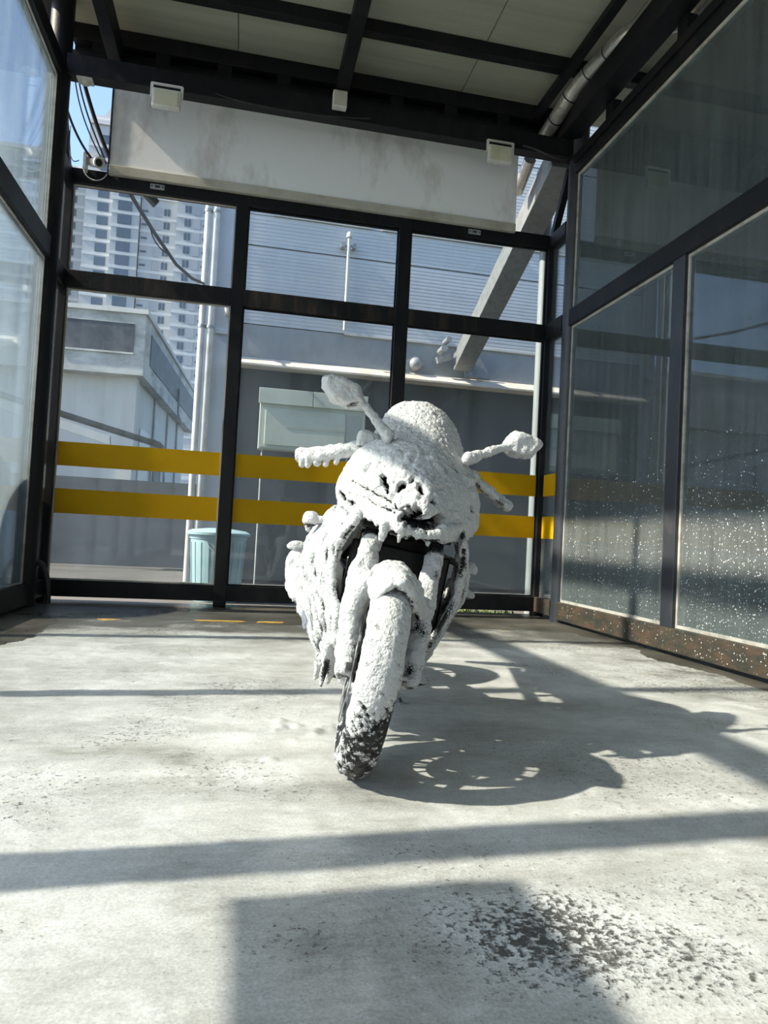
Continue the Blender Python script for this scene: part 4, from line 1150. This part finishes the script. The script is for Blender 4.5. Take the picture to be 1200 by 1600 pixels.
for k in range(26):
    x0_ = rs.uniform(-0.13, 0.13); z0_ = rs.uniform(0.84, 0.95); ln = rs.uniform(0.05, 0.12)
    pts = []
    for q in range(5):
        x_ = x0_ + rs.uniform(-0.012, 0.012) + 0.02 * q * (-0.3 if x0_ < 0 else -0.6); z_ = z0_ - ln * q / 4
        pts.append((x_, surf_y(x_, z_) - 0.002, z_))
    r_ = rs.uniform(0.005, 0.010)
    m.tube(pts, [r_ * 0.6, r_, r_ * 1.1, r_ * 0.9, r_ * 0.5], 8)
for k in range(22):
    x_ = rs.uniform(-0.19, 0.22); z_ = rs.uniform(0.76, 0.97)
    m.ell((x_, surf_y(x_, z_) + 0.004, z_), (rs.uniform(0.012, 0.03), 0.012, rs.uniform(0.008, 0.016)))
# lower lip: the pointed beak left of the mouth
m.hull([(-0.20, 0.30, 0.80), (-0.19, 0.30, 0.74), (-0.045, 0.055, 0.76), (-0.022, 0.040, 0.715), (-0.055, 0.06, 0.70), (-0.10, 0.16, 0.72), (-0.02, 0.12, 0.75), (-0.16, 0.33, 0.76)])
m.hull([(0.24, 0.32, 0.79), (0.23, 0.32, 0.73), (0.10, 0.085, 0.75), (0.075, 0.075, 0.715), (0.12, 0.12, 0.705), (0.20, 0.35, 0.72), (0.09, 0.15, 0.745)])
m.tube([(-0.045, 0.058, 0.714), (0.0, 0.072, 0.709), (0.045, 0.078, 0.707), (0.095, 0.09, 0.716)], [0.012, 0.011, 0.011, 0.013], 10)
drip(m, (-0.032, 0.055, 0.71), 0.040, 0.007); drip(m, (-0.082, 0.075, 0.712), 0.042, 0.007); drip(m, (0.060, 0.085, 0.705), 0.028, 0.006)
H = [(-0.002, 0.752, 0.036, 0.032, 0.2, 0.060, 0.30), (0.062, 0.752, 0.044, 0.020, 0.62, 0.055, 0.30),
     (-0.086, 0.838, 0.028, 0.0075, -1.05, 0.022, 0.4), (-0.098, 0.866, 0.010, 0.006, -0.3, 0.014, 0.4),
     (-0.043, 0.842, 0.016, 0.010, 1.0, 0.026, 0.4), (-0.016, 0.866, 0.014, 0.006, 1.3, 0.020, 0.4), (0.010, 0.846, 0.018, 0.009, -1.2, 0.026, 0.4), (0.050, 0.812, 0.010, 0.007, 0, 0.016, 0.4),
     (0.134, 0.954, 0.018, 0.011, -0.3, 0.022, 0.5), (0.088, 0.938, 0.010, 0.007, -0.8, 0.014, 0.5), (0.224, 0.838, 0.012, 0.010, 0.2, 0.012, 0.5),
     (-0.172, 0.765, 0.018, 0.007, -0.7, 0.014, 0.6), (-0.205, 0.79, 0.022, 0.006, -0.9, 0.014, 0.6), (-0.12, 0.815, 0.075, 0.0028, -0.42, 0.006, 0.5), (-0.10, 0.772, 0.05, 0.003, -0.35, 0.006, 0.5)]
foamify('front_fairing', m, F_BODY, bike, voxel=0.0055, thick=0.008, lump=0.0055, fine=0.0022, cover=0.95, seed=5, holes=H, smooth=3, streak=0.15)

# --- windscreen
sec = [(0.955, 0.185, 0.245, 0.44, 0.50, 2.0), (1.00, 0.176, 0.295, 0.46, 0.52, 2.0), (1.05, 0.163, 0.350, 0.49, 0.54, 2.0), (1.10, 0.146, 0.405, 0.52, 0.57, 2.0), (1.14, 0.128, 0.450, 0.54, 0.59, 2.0), (1.175, 0.102, 0.495, 0.565, 0.61, 2.0), (1.198, 0.066, 0.53, 0.575, 0.615, 2.0), (1.208, 0.03, 0.555, 0.58, 0.61, 2.0)]
m = MB().loft([plan(*s_, cx=0.030) for s_ in sec])
foamify('windscreen', m, F_SCREEN, bike, voxel=0.006, thick=0.007, lump=0.003, fine=0.0032, cover=1.1, seed=8, smooth=4, lscale=34)

# --- mirrors
def mirror(base, knee, corners, yc, seed, cov):
    m = MB()
    cs = [Vector((c[0], yc, c[1])) for c in corners]
    ctr = sum(cs, Vector()) / len(cs)
    pts = []
    for c in cs:
        pts.append(c + Vector((0, 0.018, 0)))
        pts.append(ctr + (c - ctr) * 0.72 + Vector((0, -0.026, 0)))
        pts.append(ctr + (c - ctr) * 0.86 + Vector((0, 0.034, 0)))
    m.hull(pts)
    base, knee = Vector(base), Vector(knee)
    m.tube([base, base + (knee - base) * 0.35, knee, ctr + (knee - ctr) * 0.5], [0.022, 0.014, 0.0115, 0.013], 12)
    m.ell(base, (0.018, 0.024, 0.022))
    return foamify('mirror', m, F_BODY, bike, voxel=0.005, thick=0.004, lump=0.005, fine=0.002, cover=cov, seed=seed, smooth=3, lscale=34, under=0.45)
mirror((-0.100, 0.335, 1.020), (-0.192, 0.345, 1.098), [(-0.363, 1.166), (-0.335, 1.184), (-0.285, 1.176), (-0.232, 1.166), (-0.200, 1.112), (-0.246, 1.082), (-0.318, 1.092), (-0.352, 1.13)], 0.335, 81, 0.85)
mirror((0.190, 0.36, 1.012), (0.306, 0.40, 1.083), [(0.312, 1.094), (0.345, 1.156), (0.372, 1.164), (0.452, 1.152), (0.466, 1.140), (0.434, 1.082), (0.366, 1.066), (0.335, 1.08)], 0.42, 83, 0.9)

# --- handlebars, levers, reservoir
for s in (-1, 1):
    m = MB()
    if s < 0:
        a, b = Vector((-0.150, 0.50, 0.985)), Vector((-0.372, 0.575, 0.918))
    else:
        a, b = Vector((0.215, 0.50, 0.985)), Vector((0.446, 0.66, 0.915))
    d = (b - a)
    m.tube([a, a + d * 0.25, b], [0.016, 0.019, 0.019], 14)
    m.tube([b - d * 0.03, b + d * 0.06], [0.022, 0.022], 14)
    lv = [a + d * 0.18 + Vector((0, -0.03, -0.005)), a + d * 0.45 + Vector((0, -0.062, -0.014)), a + d * 0.75 + Vector((0, -0.066, -0.018)), a + d * 0.98 + Vector((0, -0.056, -0.014))]
    m.tube(lv, [0.012, 0.012, 0.011, 0.011], 10)
    m.ell(a + d * 0.16 + Vector((0, -0.02, 0)), (0.03, 0.03, 0.022))
    if s < 0:
        for f_, ln in ((0.45, 0.03), (0.60, 0.035), (0.74, 0.03), (0.88, 0.035), (0.97, 0.028)):
            drip(m, a + d * f_ + Vector((0, -0.062 if f_ < 0.9 else -0.03, -0.02)), ln, 0.009)
    foamify('handlebar_grip', m, F_BODY, bike, voxel=0.005, thick=0.008 if s < 0 else 0.004, lump=0.005, cover=0.85 if s < 0 else 0.5, seed=90 + s, smooth=2, under=0.3)
m = MB().hull([Vector((-0.155, 0.45, 1.004)) + Vector((a * 0.034, b * 0.03, c * 0.026)) for a in (-1, 1) for b in (-1, 1) for c in (-1, 1)])
foamify('brake_reservoir', m, F_BODY, bike, voxel=0.006, thick=0.006, lump=0.005, cover=0.95, seed=94)

# --- side fairings: outer skins with an open arch at the front
def side_panel(s, outline, xfun, th, seed, cover, streak, extra=None, drips=()):
    bm = bmesh.new()
    n = len(outline)
    m = MB()
    # fan grid between outline and its centroid so that the skin can bulge
    cy = sum(p[0] for p in outline) / n; cz = sum(p[1] for p in outline) / n
    K = 6
    vs_o, vs_i, fs = [], [], []
    for k in range(K + 1):
        f_ = 1 - k / K
        for (yy_, zz) in outline:
            y_ = cy + (yy_ - cy) * f_; z_ = cz + (zz - cz) * f_
            xx_ = xfun(y_, z_) + 0.018 * (1 - f_ ** 2)
            vs_o.append((BX + s * xx_, y_, z_)); vs_i.append((BX + s * (xx_ - th), y_, z_))
    for k in range(K):
        for i in range(n):
            j = (i + 1) % n
            fs.append((k * n + i, k * n + j, (k + 1) * n + j, (k + 1) * n + i))
    tot = (K + 1) * n
    fi = [tuple(tot + q for q in reversed(f)) for f in fs]
    rim = [(i, tot + i, tot + (i + 1) % n, (i + 1) % n) for i in range(n)]
    m.add(vs_o + vs_i, fs + fi + rim)
    if extra: extra(m)
    for p, ln in drips: drip(m, p, ln)
    return foamify('side_fairing', m, F_BODY, bike, voxel=0.0055, thick=0.005, lump=0.010, fine=0.002, cover=cover, streak=streak, seed=seed, smooth=2, lscale=20)
_zz = np.array([0.14, 0.20, 0.26, 0.35, 0.45, 0.53, 0.62, 0.72, 0.80]); _ww = np.array([0.105, 0.15, 0.20, 0.235, 0.27, 0.30, 0.30, 0.275, 0.245])
xf = lambda y_, z_: float(np.interp(z_, _zz, _ww)) - 0.085 * (1 - float(sstep(0.20, 0.62, np.array(y_))))
xfl = lambda y_, z_: xf(y_, z_) * 0.95
outl = [(0.20, 0.745), (0.195, 0.70), (0.245, 0.655), (0.275, 0.60), (0.275, 0.54), (0.262, 0.47), (0.262, 0.40), (0.285, 0.33), (0.32, 0.27), (0.37, 0.215), (0.46, 0.175), (0.60, 0.165), (0.74, 0.18), (0.80, 0.26), (0.80, 0.38), (0.76, 0.50), (0.70, 0.60), (0.60, 0.70), (0.48, 0.78), (0.34, 0.80)]
def exL(m):
    m.hull([(-0.155, 0.28, 0.30), (-0.175, 0.33, 0.30), (-0.15, 0.27, 0.22), (-0.125, 0.30, 0.215), (-0.10, 0.31, 0.27), (-0.12, 0.36, 0.20)])
    for q in range(7):
        z = 0.60 - (q % 3) * 0.07
        y_ = 0.34 + q * 0.055
        m.tube([(BX - xf(y_, zz_), y_, zz_) for zz_ in (z + 0.12, z, z - 0.16, z - 0.22)], [0.007, 0.015, 0.012, 0.006], 8)
side_panel(-1, outl, xf, 0.014, 101, 0.46, 0.95, exL, [((-0.145, 0.285, 0.215), 0.055), ((-0.125, 0.31, 0.205), 0.035), ((-0.165, 0.34, 0.215), 0.045), ((-0.185, 0.30, 0.60), 0.04)])
side_panel(1, outl, xfl, 0.014, 103, 0.30, 0.85, None, [((0.23, 0.34, 0.68), 0.03)])
# belly pan
m = MB().loft([[(BX + x_ * (0.9 if k in (0, 3) else 1), y_, z_) for x_, z_ in ((-0.13, 0.21), (-0.09, 0.155), (0.09, 0.155), (0.13, 0.21), (0.11, 0.24), (-0.11, 0.24))] for k, y_ in enumerate((0.40, 0.46, 0.68, 0.76))])
foamify('belly_pan', m, F_BODY, bike, voxel=0.008, thick=0.006, cover=0.7, seed=107)

# --- radiator, engine, frame (dark inside)
rad = MB().box(BX - 0.17, BX + 0.17, 0.315, 0.345, 0.36, 0.66)
o = rad.build('radiator', M_ENGINE, None, bevel=0.008); o.parent = bike
for k in range(14):
    z = 0.375 + k * 0.02
    f = MB().box(BX - 0.155, BX + 0.155, 0.309, 0.3149, z, z + 0.008).build('radiator_fin', M_ENGINE, None); f.parent = o
m = MB()
m.hull([(BX + sx_ * (0.17 if z_ > .3 else 0.13), y_, z_) for sx_ in (-1, 1) for y_, z_ in ((0.42, 0.55), (0.48, 0.22), (0.88, 0.22), (0.94, 0.40), (0.85, 0.58))])
m.hull([(BX + sx_ * 0.14, y_, z_) for sx_ in (-1, 1) for y_, z_ in ((0.40, 0.52), (0.60, 0.50), (0.56, 0.72), (0.40, 0.70))])
for s in (-1, 1): m.tube([(BX + s * 0.14, 0.72, 0.38), (BX + s * 0.20, 0.72, 0.38)], 0.085, 24)
o = m.build('engine', M_ENGINE, None, bevel=0.01); o.parent = bike
for k in range(4):
    x_ = BX - 0.105 + k * 0.07
    MB().tube([(x_, 0.40, 0.56), (x_, 0.355, 0.50), (x_, 0.36, 0.36), (x_ * 0.7 - 0.01, 0.42, 0.24), (x_ * 0.3 - 0.03, 0.55, 0.19)], 0.02, 12).build('exhaust_header', M_ENGINE, None, smooth=True).parent = bike
m = MB()
for s in (-1, 1):
    m.bar((BX + s * 0.06, 0.36, 0.84), (BX + s * 0.155, 0.78, 0.62), 0.035, 0.08); m.bar((BX + s * 0.155, 0.78, 0.66), (BX + s * 0.14, 0.90, 0.36), 0.035, 0.07)
    m.bar((BX + s * 0.12, 0.74, 0.68), (BX + s * 0.08, 1.60, 0.80), 0.028, 0.04)
m.tube([(BX, 0.27, 0.70), (BX, 0.37, 0.94)], 0.045, 16)
o = m.build('frame', M_ENGINE, None, bevel=0.004); o.parent = bike
m = MB()
for s in (-1, 1): m.bar((BX + s * 0.12, 0.90, 0.38), (RC[0] + s * 0.125, 1.47, 0.318), 0.035, 0.07)
m.bar((BX - 0.12, 0.98, 0.38), (BX + 0.12, 0.98, 0.38), 0.06, 0.06)
foamify('swingarm', m, F_BODY, bike, voxel=0.009, thick=0.005, cover=0.5, seed=111)

# --- tank, seat, tail
def orings(secs, n=24, p=2.4):
    out_ = []
    for (y_, w_, z0, z1) in secs:
        ring = []
        for k in range(n):
            t_ = 2 * math.pi * k / n
            c, s = math.cos(t_), math.sin(t_)
            ring.append((BX + w_ * math.copysign(abs(c) ** (2 / p), c), y_, (z0 + z1) / 2 + (z1 - z0) / 2 * math.copysign(abs(s) ** (2 / p), s)))
        out_.append(ring)
    return out_
m = MB().loft(orings([(0.50, 0.07, 0.86, 0.96), (0.54, 0.13, 0.80, 1.03), (0.66, 0.165, 0.76, 1.075), (0.78, 0.165, 0.76, 1.07), (0.90, 0.13, 0.76, 1.01), (1.00, 0.08, 0.78, 0.92)]))
foamify('fuel_tank', m, F_BODY, bike, voxel=0.009, thick=0.008, lump=0.006, cover=0.9, seed=121)
m = MB().loft(orings([(0.93, 0.08, 0.78, 0.85), (1.0, 0.12, 0.76, 0.85), (1.15, 0.15, 0.76, 0.845), (1.28, 0.14, 0.77, 0.87), (1.32, 0.11, 0.80, 0.90)]))
foamify('seat', m, F_BODY, bike, voxel=0.009, thick=0.007, cover=0.85, seed=123)
m = MB().loft(orings([(1.25, 0.13, 0.72, 0.86), (1.34, 0.125, 0.74, 0.94), (1.50, 0.10, 0.80, 0.955), (1.66, 0.07, 0.85, 0.945), (1.74, 0.03, 0.88, 0.92)]))
m.hull([(BX + sx_ * 0.05, y_, z_) for sx_ in (-1, 1) for y_, z_ in ((1.60, 0.86), (1.72, 0.86), (1.80, 0.60), (1.76, 0.60))])
foamify('tail_unit', m, F_BODY, bike, voxel=0.009, thick=0.007, cover=0.8, seed=125)

# --- exhaust silencer, right side
m = MB()
m.tube([(-0.10, 0.80, 0.20), (-0.17, 1.02, 0.26), (-0.225, 1.20, 0.36)], [0.03, 0.035, 0.045], 16)
m.tube([(-0.225, 1.18, 0.35), (-0.245, 1.28, 0.40), (-0.265, 1.52, 0.49), (-0.27, 1.58, 0.51)], [0.045, 0.068, 0.070, 0.055], 18)
m.hull([(-0.25, 1.18, 0.45), (-0.18, 1.18, 0.50), (-0.25, 1.36, 0.55), (-0.20, 1.36, 0.58), (-0.17, 1.2, 0.34), (-0.26, 1.2, 0.36)])
foamify('exhaust_silencer', m, F_BODY, bike, voxel=0.007, thick=0.008, lump=0.010, cover=0.55, seed=131, streak=0.5)
# rear splash and heel guards hanging low at the right
m = MB().hull([(-0.225, 0.92, 0.46), (-0.20, 0.94, 0.48), (-0.20, 1.05, 0.32), (-0.175, 0.96, 0.27), (-0.15, 0.90, 0.28), (-0.19, 0.88, 0.36), (-0.17, 1.05, 0.29)])
foamify('heel_guard', m, F_BODY, bike, voxel=0.007, thick=0.008, lump=0.010, cover=0.5, seed=133, streak=0.7)

# --- indicators and pegs
def blob(name, c, r, stem, seed, cov=0.95, dr=None, rot=None):
    m = MB().ell(c, r, rot)
    m.tube([stem, Vector(c)], [0.012, 0.012], 10)
    if dr: drip(m, Vector(c) + Vector((-0.003, 0, -r[2] * 0.8)), dr, 0.008)
    return foamify(name, m, F_BODY, bike, voxel=0.0055, thick=0.005, lump=0.005, cover=cov, seed=seed, smooth=2)
blob('indicator', (-0.290, 0.49, 0.690), (0.026, 0.03, 0.026), (-0.22, 0.47, 0.70), 141, dr=0.022)
blob('indicator', (0.345, 0.62, 0.640), (0.024, 0.03, 0.022), (0.22, 0.56, 0.66), 142, cov=0.7)
blob('foot_peg', (-0.300, 0.89, 0.580), (0.054, 0.022, 0.020), (-0.15, 0.90, 0.58), 143, rot=(0, R(-6), 0))
blob('foot_peg', (0.440, 1.0, 0.533), (0.050, 0.024, 0.021), (0.16, 0.96, 0.56), 144, rot=(0, R(6), 0), cov=0.8)
blob('shift_peg', (0.270, 0.77, 0.175), (0.046, 0.035, 0.032), (0.12, 0.78, 0.22), 145, cov=0.6, dr=0.02)
# side stand
m = MB().tube([(0.10, 0.80, 0.27), (0.20, 0.84, 0.10), (0.235, 0.85, 0.048)], 0.012, 10)
m.box(0.205, 0.275, 0.82, 0.88, 0.036, 0.052)
foamify('side_stand', m, F_BODY, bike, voxel=0.0055, thick=0.003, lump=0.003, cover=0.35, seed=151)
